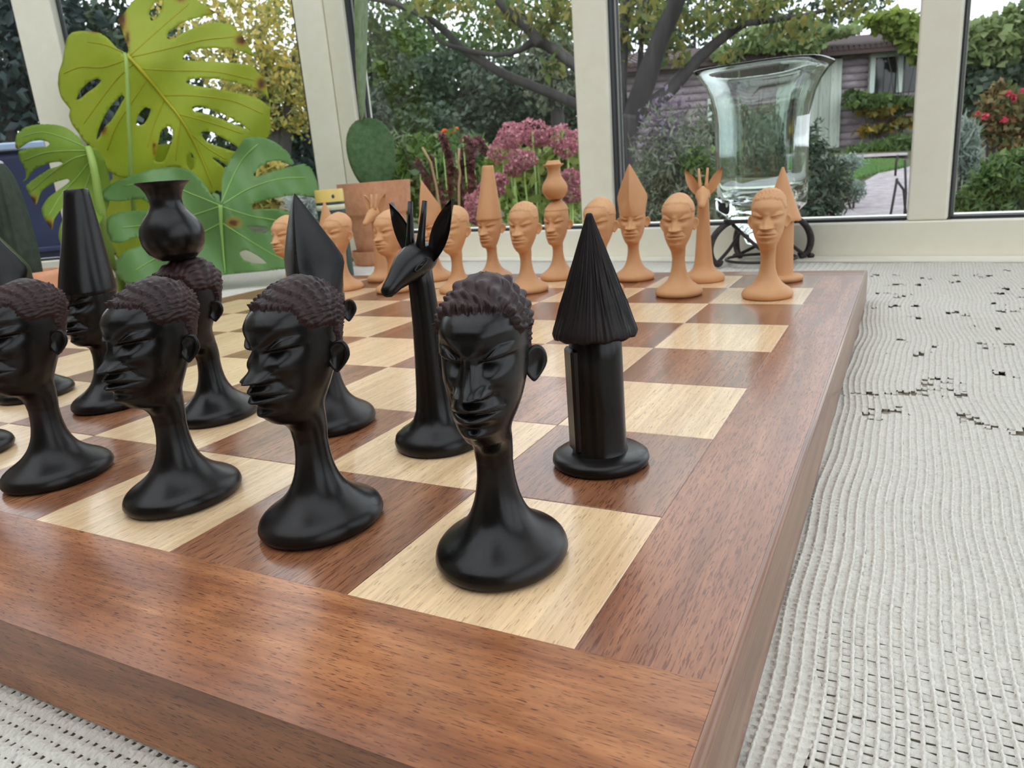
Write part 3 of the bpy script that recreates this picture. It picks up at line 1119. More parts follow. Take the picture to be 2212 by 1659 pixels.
PW = [(7.531, 6.42, 0.06, 'rightmost pale wooden pawn head with curly carved hair, in front of the pale hut', H_curl),
      (6.543, 6.52, 0.10, 'second pale wooden pawn from the right, smooth dome, in front of the pale giraffe', H_fine),
      (5.56, 6.63, -0.06, 'pale wooden pawn half hidden behind the tip of the black hut', H_fine),
      (4.507, 6.72, 0.08, 'pale wooden pawn between the tall cone hat piece and the jar bearer', H_curl),
      (3.46, 6.73, -0.08, 'pale wooden pawn partly hidden behind the right ear of the black giraffe', H_fine),
      (2.40, 6.72, -0.10, 'pale wooden pawn behind the left ear of the black giraffe', H_fine),
      (1.36, 6.86, -0.08, 'pale wooden pawn in front of the terracotta pot, right of the black mitre', H_fine),
      (0.30, 6.90, -0.05, 'leftmost pale wooden pawn, beside the dark green leaf', H_fine)]
for x, y, rz, lab, h in PW:
    pawn(x, y, rz, False, lab, h, 1.0)


# ---- hats -------------------------------------------------------------
def ring_mesh(name, rings, smooth=True, cap=True):
    """rings: list of lists of (x, forward, z) in squares"""
    n = len(rings[0])
    vs = [(x * U, -f * U, z * U) for r in rings for x, f, z in r]
    fs = [(k * n + q, k * n + (q + 1) % n, (k + 1) * n + (q + 1) % n, (k + 1) * n + q) for k in range(len(rings) - 1) for q in range(n)]
    if cap:
        fs += [tuple(range(n - 1, -1, -1)), tuple((len(rings) - 1) * n + q for q in range(n))]
    me = bpy.data.meshes.new(name)
    me.from_pydata(vs, [], fs)
    me.polygons.foreach_set('use_smooth', [smooth] * len(fs))
    if smooth and cap:
        me.polygons[len(fs) - 1].use_smooth = False
        me.polygons[len(fs) - 2].use_smooth = False
    me.update()
    return me


def ell(cx, cf, rx, rf, z, n=40, tilt=0.0):
    # front is forward (+f); orientation counter-clockwise from above (y = -f)
    return [(cx + rx * math.cos(2 * math.pi * q / n), -( -cf + rf * math.sin(2 * math.pi * q / n)), z + tilt * math.sin(2 * math.pi * q / n)) for q in range(n)]


def king_hat():
    R = []
    for z, fF, fB, w in ((0.872, .196, -.196, .176), (0.878, .204, -.203, .183), (0.90, .203, -.204, .182), (1.0, .176, -.200, .166), (1.15, .130, -.193, .141),
                         (1.3, .084, -.187, .118), (1.45, .042, -.180, .098), (1.58, .008, -.172, .083), (1.615, .000, -.170, .080), (1.624, -.008, -.162, .074)):
        R.append(ell(0, (fF + fB) / 2, w, (fF - fB) / 2, z))
    return ring_mesh('hat', R)


def mitre():
    """front ridge, two side edges and a back ridge, drawn up to a point"""
    R = []
    for z, fF, fB, w, fs_ in ((0.826, .182, -.180, .150, -.01), (0.832, .192, -.190, .162, -.01), (0.90, .204, -.205, .174, -.02), (0.98, .208, -.215, .186, -.035),
                              (1.04, .205, -.222, .196, -.05), (1.08, .200, -.205, .192, -.05), (1.16, .190, -.150, .160, -.02), (1.25, .170, -.085, .118, .02),
                              (1.34, .148, -.015, .076, .05), (1.42, .122, .045, .036, .08), (1.462, .106, .078, .012, .09), (1.475, .094, .086, .003, .09)):
        c = []
        k = 2.0 - 0.86 * float(sstep(0.84, 1.02, np.array(z)))       # round at the brim, four edged above
        for q in range(48):
            a = 2 * math.pi * q / 48
            cx, cf = math.cos(a), -math.sin(a)
            x = w * math.copysign(abs(cx) ** (2 / k), cx)
            f = fs_ + ((fF - fs_) if cf > 0 else (fs_ - fB)) * math.copysign(abs(cf) ** (2 / k), cf)
            c.append((x, f, z))
        R.append(c)
    me = ring_mesh('mitre', R)
    me.set_sharp_from_angle(angle=math.radians(38))
    return me


def jar(pale):
    p = [(0.105, 1.118), (0.125, 1.128), (0.165, 1.165), (0.192, 1.22), (0.199, 1.275), (0.190, 1.325), (0.160, 1.38), (0.122, 1.425), (0.100, 1.465),
         (0.098, 1.50), (0.112, 1.545), (0.138, 1.585), (0.165, 1.606), (0.166, 1.612), (0.150, 1.613), (0.12, 1.60), (0.08, 1.57)]
    if pale:
        p = [(0.09, 1.10), (0.12, 1.118), (0.158, 1.17), (0.178, 1.22), (0.178, 1.265), (0.155, 1.32), (0.118, 1.375), (0.092, 1.42),
             (0.086, 1.47), (0.094, 1.525), (0.142, 1.556), (0.143, 1.566), (0.105, 1.572), (0.092, 1.60), (0.075, 1.617), (0.05, 1.612)]
    return ring_mesh('jar', [ell(0, -0.02 if pale else 0.085, r, r, z, 40) for r, z in p])


g_noble = head_grid(ws=0.94, ds=0.80, dz=-0.055)
NB = body_mesh('noble_body', g_noble, 0.90)
NBM = body_mesh('mitred_body', g_noble, 0.845)
gwn = head_grid(nz=110, nc=96, lift=0.04, ws=0.94, ds=0.80, dz=-0.055)
NBW = body_mesh('noble_body_pale', gwn, 0.90)
NBWM = body_mesh('mitred_body_pale', gwn, 0.845)
g_queen = head_grid(ws=1.02, ds=0.98, dz=-0.02, shift=0.085)
QB = body_mesh('jar_bearer_body', g_queen)
H_queen = hair_mesh('hair', g_queen, 'strand', 0.02, 0.012, seed=5)
gq = head_grid(nz=110, nc=96, lift=0.04, ws=0.92, ds=0.82, dz=-0.045)
QBW = body_mesh('jar_bearer_body_pale', gq)
H_band = hair_mesh('head_cap', gq, 'smooth', 0.010, 0.0, zl=0.975, seed=6)
KH, MH = king_hat(), mitre()
JB, JW = jar(False), jar(True)


def king(x, y, rz, dark, label):
    r = piece('chess_king', x, y, rz, label, 'chess piece', None)
    m = M['ebony'] if dark else M['pale']
    child('body', NB if dark else NBW, m, r)
    child('hat', KH, m, r)
    add_ears(r, m, 0.94, 0.8, -0.055)


def bishop(x, y, rz, dark, label, scale=1.0):
    r = piece('chess_bishop', x, y, rz, label, 'chess piece', 'black mitred bishops' if dark else 'pale mitred bishops', scale)
    m = M['ebony'] if dark else M['pale']
    child('body', NBM if dark else NBWM, m, r)
    child('mitre', MH, m, r)
    add_ears(r, m, 0.94, 0.8, -0.055)


def queen(x, y, rz, dark, label):
    r = piece('chess_queen', x, y, rz, label, 'chess piece', None)
    m = M['ebony'] if dark else M['pale']
    child('body', QB if dark else QBW, m, r)
    if dark:
        child('hair', H_queen, M['ebony_rough'], r)
        add_ears(r, m, 1.0, 1.0, -0.03, shift=0.085)
    else:
        child('head_cap', H_band, m, r)
        add_ears(r, m, 0.92, 0.82, -0.045)
    child('jar', JB if dark else JW, m, r)


king(3.42, 1.565, -0.02, True, 'black carved head under a tall tapering cone hat with a flat top')
bishop(5.556, 1.652, 0.36, True, 'black bishop with a pointed mitre, behind the second black pawn')
bishop(2.391, 1.575, 0.1, True, 'black bishop at the left photo edge with its mitre in front of the blue bin')
queen(4.571, 1.564, 0.0, True, 'black carved head carrying a round flared jar')
king(3.45, 7.74, -0.05, False, 'pale wooden head under a tall cone hat, before the pink flowers')
bishop(5.63, 7.673, 0.16, False, 'pale wooden bishop with a mitre, right of the tip of the black hut', 1.01)
bishop(2.42, 7.75, -0.08, False, 'pale wooden bishop whose mitre rises behind the horns of the black giraffe', 1.01)
queen(4.486, 7.79, -0.02, False, 'pale wooden head carrying a small flared jar, before the window post')


# ---- giraffes -----------------------------------------------------------
def giraffe_meshes(hi):
    n = 40 if hi else 24
    R = []
    for z, r, f in ((0.0, .240, 0), (0.012, .255, 0), (0.04, .262, 0), (0.075, .252, 0), (0.10, .222, 0), (0.125, .18, 0), (0.16, .142, 0), (0.22, .118, 0), (0.32, .106, .0),
                    (0.5, .093, .0), (0.7, .081, .003), (0.85, .074, .008), (0.95, .071, .012), (1.03, .066, .010), (1.08, .03, .0)):
        R.append(ell(0, f, r, r, z, n))
    neck = ring_mesh('neck', R)
    # head: from the poll at the back down to the muzzle
    ax = [(-0.115, 1.080, .018, .02), (-0.105, 1.088, .048, .052), (-0.06, 1.094, .074, .082), (0.0, 1.086, .086, .102), (0.07, 1.068, .086, .104), (0.13, 1.042, .075, .090), (0.18, 1.012, .060, .070),
          (0.22, .986, .048, .053), (0.26, .960, .042, .045), (0.286, .943, .035, .037), (0.301, .933, .018, .019), (0.306, .930, .003, .003)]
    rings = []
    m = len(ax)
    for k, (f, z, rw, rh) in enumerate(ax):
        f0, z0 = ax[max(k - 1, 0)][:2]
        f1, z1 = ax[min(k + 1, m - 1)][:2]
        t = Vector((0, f1 - f0, z1 - z0)).normalized()
        up = Vector((0, -t.z, t.y))
        ring = []
        for q in range(n):
            a = 2 * math.pi * q / n
            s = math.sin(a)
            x = rw * math.cos(a) * (1 - 0.22 * max(0, s) ** 2)
            h = rh * (s if s < 0 else s * 0.9)
            ring.append((x, f + up.y * h, z + up.z * h))
        rings.append(ring)
    head = ring_mesh('head', rings)
    # horns, ears, eyes
    horn = {}
    ear = {}
    eye = {}
    for s in (1, -1):
        mb = MB()
        p = [(s * .036, .035, 1.12), (s * .040, .015, 1.20), (s * .047, -.01, 1.30), (s * .053, -.030, 1.385)]
        mb.tube([(x * U, -f * U, z * U) for x, f, z in p], [.030 * U, .022 * U, .0165 * U, .0145 * U], 10)
        me = bpy.data.meshes.new('horn')
        me.from_pydata([tuple(v) for v in mb.v], [], mb.f)
        me.polygons.foreach_set('use_smooth', [True] * len(mb.f))
        horn[s] = me
        # ear: a hollowed leaf
        vs, fs = [], []
        nu, nv = 9, 7
        for side in (0, 1):
            for i in range(nu + 1):
                t = i / nu
                wd_ = 0.060 * math.sin(math.pi * min(1, t * 0.93 + 0.10)) ** 0.8
                for j in range(nv):
                    b = (j / (nv - 1) - 0.5) * 2
                    cx = s * (.060 + .165 * t)
                    cz = 1.07 + .315 * t
                    off = wd_ * b
                    px = cx + s * off * 0.885 
                    pz = cz - off * 0.46
                    pf = -.045 - .02 * t + (0.022 * b * b) + (0 if side == 0 else -0.014 * (1 - b * b))
                    vs.append((px * U, -pf * U, pz * U))
        st = (nu + 1) * nv
        for side in (0, 1):
            for i in range(nu):
                for j in range(nv - 1):
                    a = side * st + i * nv + j
                    f = (a, a + 1, a + nv + 1, a + nv)
                    fs.append(f if (side == 0) == (s < 0) else tuple(reversed(f)))
        me = bpy.data.meshes.new('ear')
        me.from_pydata(vs, [], fs)
        me.polygons.foreach_set('use_smooth', [True] * len(fs))
        ear[s] = me
        mb = MB()
        pts = []
        for q in range(15):
            a = 2 * math.pi * q / 14
            pts.append((s * (.083 - 0.004 * math.cos(a)) * U, -(.085 + .050 * math.cos(a)) * U, (1.058 - .024 * math.cos(a) + .014 * math.sin(a)) * U))
        mb.tube(pts, .005 * U, 6, False)
        mb.ball((s * .076 * U, -.085 * U, 1.058 * U), (.010 * U, .034 * U, .011 * U), 10, 6)
        me = bpy.data.meshes.new('eye')
        me.from_pydata([tuple(v) for v in mb.v], [], mb.f)
        me.polygons.foreach_set('use_smooth', [True] * len(mb.f))
        eye[s] = me
    return neck, head, horn, ear, eye


GM = {True: giraffe_meshes(True), False: giraffe_meshes(False)}


def giraffe(x, y, rz, dark, label, scale=1.0):
    r = piece('chess_giraffe', x, y, rz, label, 'chess piece', None if dark else 'pale giraffe knights', scale)
    m = M['ebony'] if dark else M['pale']
    neck, head, horn, ear, eye = GM[dark]
    child('neck', neck, m, r)
    child('head', head, m, r)
    for s in (1, -1):
        child('horn', horn[s], m, r)
        child('ear', ear[s], m, r)
        child('eye', eye[s], m, r)


giraffe(6.459, 1.523, -0.14, True, 'black wooden giraffe with two horns and wide pointed ears')
giraffe(6.591, 7.527, 0.16, False, 'pale wooden giraffe facing the camera in front of the glass vase', 0.99)
giraffe(1.45, 7.70, -0.06, False, 'pale wooden giraffe in front of the terracotta cactus pot', 0.97)


# ---- huts -----------------------------------------------------------------
def hut_meshes(hi):
    base = ring_mesh('base', [ell(0, 0, r, r, z, 48) for r, z in ((.225, 0), (.243, .008), (.252, .03), (.248, .052), (.225, .068), (.15, .074), (.10, .076))])
    wall = ring_mesh('wall', [ell(0, 0, r, r, z, 40) for r, z in ((.150, .06), (.143, .078), (.137, .10), (.135, .30), (.133, .55), (.132, .70), (.10, .74))])
    mb = MB()
    mb.box((-.062 * U, -.150 * U, .085 * U), (.062 * U, -.10 * U, .635 * U))
    me = bpy.data.meshes.new('door_slab')
    me.from_pydata([tuple(v) for v in mb.v], [], mb.f)
    door = me
    n = 260 if hi else 96
    r = np.random.default_rng(3)
    zs = np.array([0.715, 0.690, 0.684, 0.70, 0.73, 0.78, 0.84, 0.90, 0.96, 1.02, 1.08, 1.14, 1.19, 1.23, 1.26, 1.276, 1.28])
    rs = np.array([0.120, 0.185, 0.207, 0.211, 0.203, 0.184, 0.162, 0.140, 0.120, 0.100, 0.080, 0.060, 0.043, 0.029, 0.019, 0.014, 0.008])
    th = np.linspace(0, 2 * np.pi, n, endpoint=False)
    st = np.zeros((len(zs), n))
    for k in (34, 46, 62, 78, 106):
        ph = r.uniform(0, 6.28)
        st += np.abs(np.sin(k * th[None] / 2 + ph + 1.3 * np.sin(zs[:, None] * r.uniform(4, 9) + ph + 3 * np.sin(th[None] * 2 + ph)))) * r.uniform(0.4, 1.0)
    st = (st / st.max() - 0.62)
    rr = rs[:, None] * (1 + (0.17 if hi else 0.04) * st * (0.35 + 0.65 * sstep(0.70, 0.86, zs))[:, None])
    zz = zs[:, None] + 0 * th[None]
    zz[:4] += 0.009 * st[:4] + 0.004 * np.sin(th * 13)[None]
    P = np.stack([rr * np.cos(th), rr * np.sin(th), zz], -1).reshape(-1, 3) * U
    Q = grid_faces(len(zs), n)
    me = bpy.data.meshes.new('thatched_roof')
    me.from_pydata(P.tolist(), [], Q.tolist() + [tuple(range(n - 1, -1, -1)), tuple((len(zs) - 1) * n + q for q in range(n))])
    me.polygons.foreach_set('use_smooth', np.ones(len(me.polygons), bool))
    me.update()
    return base, wall, door, me


HM = {True: hut_meshes(True), False: hut_meshes(False)}


def hut(x, y, rz, dark, label, scale=1.0):
    r = piece('chess_hut', x, y, rz, label, 'chess piece', None if dark else 'pale hut rooks', scale)
    m = M['ebony'] if dark else M['pale']
    base, wall, door, roof = HM[dark]
    child('base', base, m, r)
    child('wall', wall, m, r)
    d = child('door_slab', door, m, r)
    bv = d.modifiers.new('bevel', 'BEVEL')
    bv.width = 0.0008
    child('thatched_roof', roof, M['ebony_thatch'] if dark else M['pale'], r)


hut(7.464, 1.515, -0.85, True, 'black carved hut with a grooved conical thatch roof')
hut(7.513, 7.524, -0.75, False, 'pale wooden hut behind the rightmost pale pawn', 1.03)
hut(0.42, 7.75, -0.05, False, 'pale wooden hut left of the terracotta pot, mostly hidden by a pawn', 1.0)

# ================================================================== MONSTERA
def leaf_mat(name, c1, c2, trans, rough=0.45):
    m = base_mat(name, c1, rough, 0.4)
    t = NT(m)
    nz = t.noise(t.coord((14, 14, 14), rnd=False), 1.0, 3)
    c = t.ramp(nz, [(0.3, c1), (0.7, c2)])
    at_ = t.n('Attribute')
    at_.attribute_name = 'scorch'
    c = t.mix(at_.outputs['Fac'], c, t.ramp(at_.outputs['Fac'], [(0.15, lin((196, 168, 40))), (0.5, lin((190, 122, 36))), (0.8, lin((112, 58, 30)))]))
    t.l(c, t.b.inputs['Base Color'])
    tr = t.n('BsdfTranslucent')
    t.l(c, tr.inputs['Color'])
    mx = t.n('MixShader')
    mx.inputs[0].default_value = trans
    t.l(t.b.outputs[0], mx.inputs[1])
    t.l(tr.outputs[0], mx.inputs[2])
    t.l(mx.outputs[0], t.t.nodes['Material Output'].inputs['Surface'])
    return m


M['leaf_lime'] = leaf_mat('monstera_lime', lin((184, 200, 70)), lin((200, 210, 84)), 0.55)
M['leaf_mid'] = leaf_mat('monstera_mid', lin((146, 178, 66)), lin((162, 190, 80)), 0.5)
M['leaf_deep'] = leaf_mat('monstera_deep', lin((104, 146, 82)), lin((122, 162, 98)), 0.34, 0.35)
M['vein_lime'] = base_mat('vein_lime', lin((172, 168, 40)), 0.5, 0.3)
M['vein_deep'] = base_mat('vein_deep', lin((138, 176, 92)), 0.5, 0.3)
M['stem'] = base_mat('monstera_stem', lin((150, 178, 90)), 0.45, 0.4)

SCROP = 760 / 2101.0
KD = 1.3        # how far off the plant stands


def leaf(parent, outline, holes, D, mat, depth, scorch=(), veins=None, vein_mat=None, label=None, step=20, mid=None):
    """a leaf blade with real cuts and holes, bent in depth; parent-space mesh"""
    def cp(p): return Vector(p)
    loops = [outline] + list(holes)
    pts, edges = [], []
    for lp in loops:
        # smooth the drawn loop a little
        d = []
        n = len(lp)
        for k in range(n):
            p0, p1, p2, p3 = [Vector(lp[(k + o) % n]) for o in (-1, 0, 1, 2)]
            seg = (p2 - p1).length
            ns = max(1, int(seg / 16))
            for s in range(ns):
                t = s / ns
                q = 0.5 * ((2 * p1) + (p2 - p0) * t + (2 * p0 - 5 * p1 + 4 * p2 - p3) * t * t + (3 * p1 - p0 - 3 * p2 + p3) * t ** 3)
                d.append(p1.lerp(p2, t) * 0.25 + q * 0.75)
        b = len(pts)
        pts += [(v.x, v.y) for v in d]
        edges += [(b + i, b + (i + 1) % len(d)) for i in range(len(d))]
    xs = [p[0] for p in outline]
    ys = [p[1] for p in outline]
    r = random.Random(1)
    def inside(x, y):
        def pip(lp):
            c = False
            n = len(lp)
            for i in range(n):
                x1, y1 = lp[i]
                x2, y2 = lp[(i + 1) % n]
                if (y1 > y) != (y2 > y) and x < (x2 - x1) * (y - y1) / (y2 - y1) + x1:
                    c = not c
            return c
        return pip(outline) and not any(pip(h) for h in holes)
    x = min(xs)
    while x < max(xs):
        y = min(ys)
        while y < max(ys):
            q = (x + r.uniform(-4, 4), y + r.uniform(-4, 4))
            if inside(*q):
                pts.append(q)
            y += step
        x += step
    vo, eo, fo, *_ = delaunay_2d_cdt([Vector(p) for p in pts], edges, [], 4, 1e-5)
    faces = []
    for f in fo:
        cx = sum(vo[i].x for i in f) / 3
        cy_ = sum(vo[i].y for i in f) / 3
        if inside(cx, cy_):
            faces.append(tuple(f))
    po = parent.location
    V = [at(v.x * SCROP, v.y * SCROP, (D + depth(v.x, v.y)) * KD) - po for v in vo]
    o = mesh('leaf', V, faces, M[mat], parent, True)
    me = o.data
    att = me.attributes.new('scorch', 'FLOAT', 'POINT')
    val = []
    for v in vo:
        s = 0.0
        for (sx, sy, rx, ry) in scorch:
            dd = math.sqrt(((v.x - sx) / rx) ** 2 + ((v.y - sy) / ry) ** 2)
            s = max(s, min(1.0, max(0.0, 1.35 - dd)))
        val.append(s)
    att.data.foreach_set('value', val)
    sol = o.modifiers.new('thickness', 'SOLIDIFY')
    sol.thickness = 0.0005
    sol.offset = 0
    if label: o['label'] = label
    if mid:
        mb = MB()
        P = [at(a * SCROP, b * SCROP, (D + depth(a, b)) * KD - 0.04) - po for a, b in mid]
        n = len(P)
        mb.tube(P, [0.0028 * (1 - 0.75 * k / (n - 1)) for k in range(n)], 6)
        mo = mb.build('midrib', M[vein_mat], o, True)
        mb = MB()
        for v in veins or []:
            P = [at(a * SCROP, b * SCROP, (D + depth(a, b)) * KD - 0.008) - po for a, b in v]
            mb.tube(P, [0.0008] * (len(P) - 1) + [0.0004], 5)
        if veins:
            mb.build('side_veins', M[vein_mat], o, True)
    return o


def curve_pts(p, n=10):
    """smooth polyline through 2-D points"""
    out = []
    for k in range(len(p) - 1):
        p0, p1, p2, p3 = [Vector(p[min(max(k + o, 0), len(p) - 1)]) for o in (-1, 0, 1, 2)]
        for s in range(n):
            t = s / n
            out.append(tuple(0.5 * ((2 * p1) + (p2 - p0) * t + (2 * p0 - 5 * p1 + 4 * p2 - p3) * t * t + (3 * p1 - p0 - 3 * p2 + p3) * t ** 3)))
    out.append(tuple(p[-1]))
    return out


mon = empty('monstera_plant', Vector((-9.1 * U, 8.9 * U, 0)), 'tall monstera houseplant with big slit leaves, left of the cactus before the windows', 'plant')
mo_ = -mon.location
top_z = 0.50
planter = MB().lathe([(0.07, 0.0), (0.08, 0.02), (0.098, 0.42), (0.10, 0.5), (0.092, 0.5), (0.088, 0.46)], 28)
planter.build('planter', M['terracotta'], mon, True)
MB().lathe([(0.0, 0.455), (0.089, 0.46)], 20).build('potting_soil', M['soil'], mon)

big = [(750, 330), (700, 290), (640, 225), (590, 195), (500, 185), (430, 195), (400, 230), (385, 300), (372, 370), (350, 440), (346, 505), (365, 580),
       (397, 625), (420, 655), (412, 690), (432, 745), (470, 795), (500, 840), (545, 880), (565, 960), (620, 1010), (700, 1050), (790, 1066), (910, 1045), (985, 1000),
       (1040, 990), (1115, 1020), (1180, 1095), (1240, 1150), (1330, 1140), (1345, 1060), (1360, 1030), (1320, 985), (1268, 945), (1300, 950), (1390, 1010), (1440, 980), (1500, 890),
       (1540, 850), (1600, 818), (1616, 760), (1612, 690), (1616, 610), (1632, 612), (1560, 545), (1430, 500), (1290, 472), (1180, 468), (1108, 487), (1150, 508), (1300, 532), (1470, 566), (1560, 600),
       (1612, 640), (1600, 560), (1592, 510), (1578, 470), (1540, 430), (1490, 388), (1350, 372), (1200, 366), (1090, 355), (1130, 310), (1200, 290), (1300, 288), (1420, 300), (1530, 345),
       (1505, 310), (1480, 265), (1430, 195), (1380, 150), (1310, 133), (1200, 150), (1100, 192), (1035, 233), (995, 228), (1010, 185), (1060, 150), (1130, 120), (1220, 97), (1290, 77),
       (1250, 50), (1200, 15), (1130, -25), (1040, -50), (940, -55), (850, -30), (790, 10), (740, 80), (704, 118), (728, 180), (752, 250), (768, 300)]
big_holes = [[(455, 600), (480, 540), (530, 490), (580, 470), (607, 480), (570, 520), (520, 555), (480, 590)],
             [(575, 838), (590, 770), (630, 680), (680, 610), (730, 565), (745, 580), (728, 612), (665, 720), (620, 762), (598, 810)],
             [(810, 740), (830, 680), (870, 640), (900, 650), (890, 690), (860, 740), (825, 748)],
             [(935, 900), (950, 830), (962, 780), (1000, 755), (1030, 775), (1028, 840), (1005, 905), (975, 965), (925, 962)],
             [(1118, 990), (1115, 930), (1140, 912), (1157, 940), (1157, 1005), (1140, 1020)],
             [(1200, 790), (1260, 788), (1340, 830), (1422, 882), (1405, 905), (1300, 872), (1230, 842)],
             [(1145, 640), (1200, 635), (1300, 668), (1400, 718), (1495, 778), (1400, 742), (1250, 683), (1160, 665)],
             [(890, 80), (900, 50), (930, 10), (968, 0), (965, 50), (940, 100), (905, 126)]]
dep1 = lambda x, y: 0.55 * ((x - 950) / 600) ** 2 + 0.35 * ((y - 600) / 600) ** 2 + 0.25 * ((y - 600) / 600) - 0.3 * math.exp(-((x - 760) / 200) ** 2 - ((y - 330) / 200) ** 2) + 0.05 * math.sin(x / 70 + y / 90)
mid1 = curve_pts([(760, 330), (860, 440), (985, 590), (1080, 710), (1170, 870), (1230, 1010), (1270, 1120)], 5)
v1 = [curve_pts(v, 5) for v in ([(770, 330), (640, 270), (520, 250)], [(770, 350), (620, 400), (480, 400), (380, 440)], [(800, 380), (700, 470), (600, 600), (500, 740)],
                                [(880, 470), (780, 620), (690, 760), (640, 900)], [(985, 590), (920, 740), (880, 880)], [(1080, 710), (1060, 860), (1050, 960)],
                                [(780, 330), (900, 220), (1050, 90), (1130, 20)], [(790, 340), (1000, 290), (1200, 240), (1400, 220)], [(840, 410), (1040, 420), (1300, 430), (1520, 480)],
                                [(970, 570), (1150, 570), (1380, 600), (1570, 680)], [(1060, 680), (1250, 730), (1450, 800)], [(1140, 800), (1250, 890), (1350, 950)])]
leaf(mon, big, big_holes, 13.0, 'leaf_lime', dep1,
     [(725, 120, 34, 90), (760, 230, 14, 60), (1440, 240, 42, 40), (1270, 62, 26, 18), (1078, -8, 40, 22), (1560, 500, 36, 46), (620, 775, 20, 40), (590, 187, 60, 9), (925, 880, 12, 60)],
     v1, 'vein_lime', 'large yellow green leaf with brown scorched spots', 22, mid1)

l2 = [(530, 878), (500, 868), (470, 820), (400, 765), (330, 745), (240, 742), (150, 760), (102, 800), (90, 860), (105, 892), (170, 850), (235, 838), (290, 848), (298, 862), (280, 876), (180, 884), (112, 905),
      (122, 960), (150, 1010), (157, 1060), (135, 1085), (160, 1075), (205, 1012), (290, 975), (360, 966), (376, 976), (350, 992), (290, 1012), (215, 1062), (155, 1112), (182, 1170), (215, 1222), (228, 1190),
      (250, 1140), (320, 1092), (405, 1068), (418, 1080), (400, 1098), (340, 1142), (285, 1185), (250, 1245), (262, 1300), (312, 1372), (322, 1312), (372, 1242), (436, 1182), (452, 1194),
      (392, 1282), (362, 1342), (350, 1400), (357, 1440), (382, 1492), (432, 1525), (490, 1490), (560, 1400), (620, 1300), (655, 1200), (660, 1110), (650, 1040), (625, 960), (580, 895)]
dep2 = lambda x, y: 0.8 * ((x - 430) / 350) ** 2 + 0.15 * math.sin(y / 80)
v2 = [curve_pts(v, 5) for v in ([(530, 890), (400, 830), (250, 790), (130, 820)], [(530, 900), (400, 900), (260, 915), (140, 960)], [(535, 920), (430, 950), (300, 1040), (190, 1140)],
                                [(545, 950), (460, 1060), (370, 1160), (290, 1290)], [(555, 980), (500, 1150), (440, 1300), (400, 1440)])]
leaf(mon, l2, [], 12.4, 'leaf_mid', dep2, [(200, 1195, 26, 36), (290, 1345, 40, 40), (400, 1510, 60, 30), (100, 880, 14, 20)], v2, 'vein_deep',
     'mid green leaf with curling cut lobes', 20, curve_pts([(530, 885), (560, 1000), (590, 1140), (600, 1280)], 5))

l3 = [(1315, 1218), (1322, 1170), (1328, 1050), (1370, 960), (1430, 870), (1470, 822), (1560, 818), (1640, 848), (1715, 905), (1757, 978), (1742, 988), (1690, 962), (1620, 962), (1545, 1000), (1512, 1048),
      (1530, 1058), (1610, 1030), (1720, 1000), (1815, 978), (1858, 1005), (1890, 1075), (1910, 1150), (1928, 1204), (1860, 1178), (1760, 1166), (1650, 1180), (1560, 1202), (1498, 1222), (1512, 1250),
      (1570, 1248), (1660, 1250), (1770, 1272), (1860, 1310), (1925, 1350), (1935, 1420), (1905, 1490), (1840, 1560), (1700, 1605), (1550, 1622), (1350, 1640), (1150, 1660), (950, 1680), (760, 1690), (690, 1640), (690, 1560),
      (750, 1500), (840, 1468), (925, 1448), (900, 1408), (800, 1420), (715, 1452), (666, 1440), (640, 1380), (642, 1305), (700, 1270), (830, 1256), (930, 1256), (850, 1190), (720, 1202), (645, 1196), (608, 1176), (620, 1140), (680, 1090),
      (760, 1060), (900, 1012), (1040, 998), (1140, 1020), (1205, 1080), (1260, 1160), (1285, 1195), (1262, 1160), (1275, 1150), (1310, 1165)]
h3 = [[(1430, 1510), (1470, 1493), (1540, 1528), (1592, 1572), (1520, 1572), (1458, 1552)], [(1480, 1352), (1530, 1348), (1602, 1368), (1590, 1392), (1520, 1382)]]
dep3 = lambda x, y: 0.5 * ((x - 1310) / 550) ** 2 - 0.2 * math.exp(-((x - 1315) / 160) ** 2 - ((y - 1230) / 160) ** 2) + 0.45 * sstep(1200, 900, y) * 0.5 + 0.09 * math.sin(x / 60 - y / 110)
v3 = [curve_pts(v, 5) for v in ([(1320, 1215), (1380, 1080), (1450, 950), (1540, 860)], [(1330, 1220), (1480, 1130), (1660, 1070), (1830, 1060)], [(1330, 1235), (1500, 1290), (1700, 1330), (1880, 1420)],
                                [(1310, 1225), (1150, 1160), (950, 1090), (740, 1110)], [(1305, 1235), (1100, 1300), (900, 1340), (720, 1360)], [(1322, 1330), (1150, 1420), (950, 1530), (800, 1620)],
                                [(1325, 1330), (1480, 1430), (1650, 1530), (1760, 1570)])]
leaf(mon, l3, h3, 11.9, 'leaf_deep', dep3, [(1395, 1330, 44, 30)], v3, 'vein_deep', 'deep green leaf lying low with white gaps', 22,
     curve_pts([(1316, 1225), (1322, 1350), (1332, 1480), (1345, 1630)], 5))

l4 = [(1020, 860), (900, 870), (780, 900), (690, 1000), (640, 1150), (620, 1300), (640, 1450), (720, 1560), (860, 1620), (1020, 1600), (1150, 1500), (1240, 1350), (1260, 1180), (1220, 1020), (1120, 900)]
h4 = [[(1000, 1080), (1040, 1060), (1120, 1160), (1100, 1180)], [(780, 1060), (810, 1080), (740, 1200), (720, 1180)]]
leaf(mon, l4, h4, 13.9, 'leaf_lime', lambda x, y: 0.4 * ((x - 940) / 300) ** 2, [], None, 'vein_lime', 'small lime leaf behind the deep green one', 26, curve_pts([(1020, 880), (950, 1150), (900, 1500)], 5))


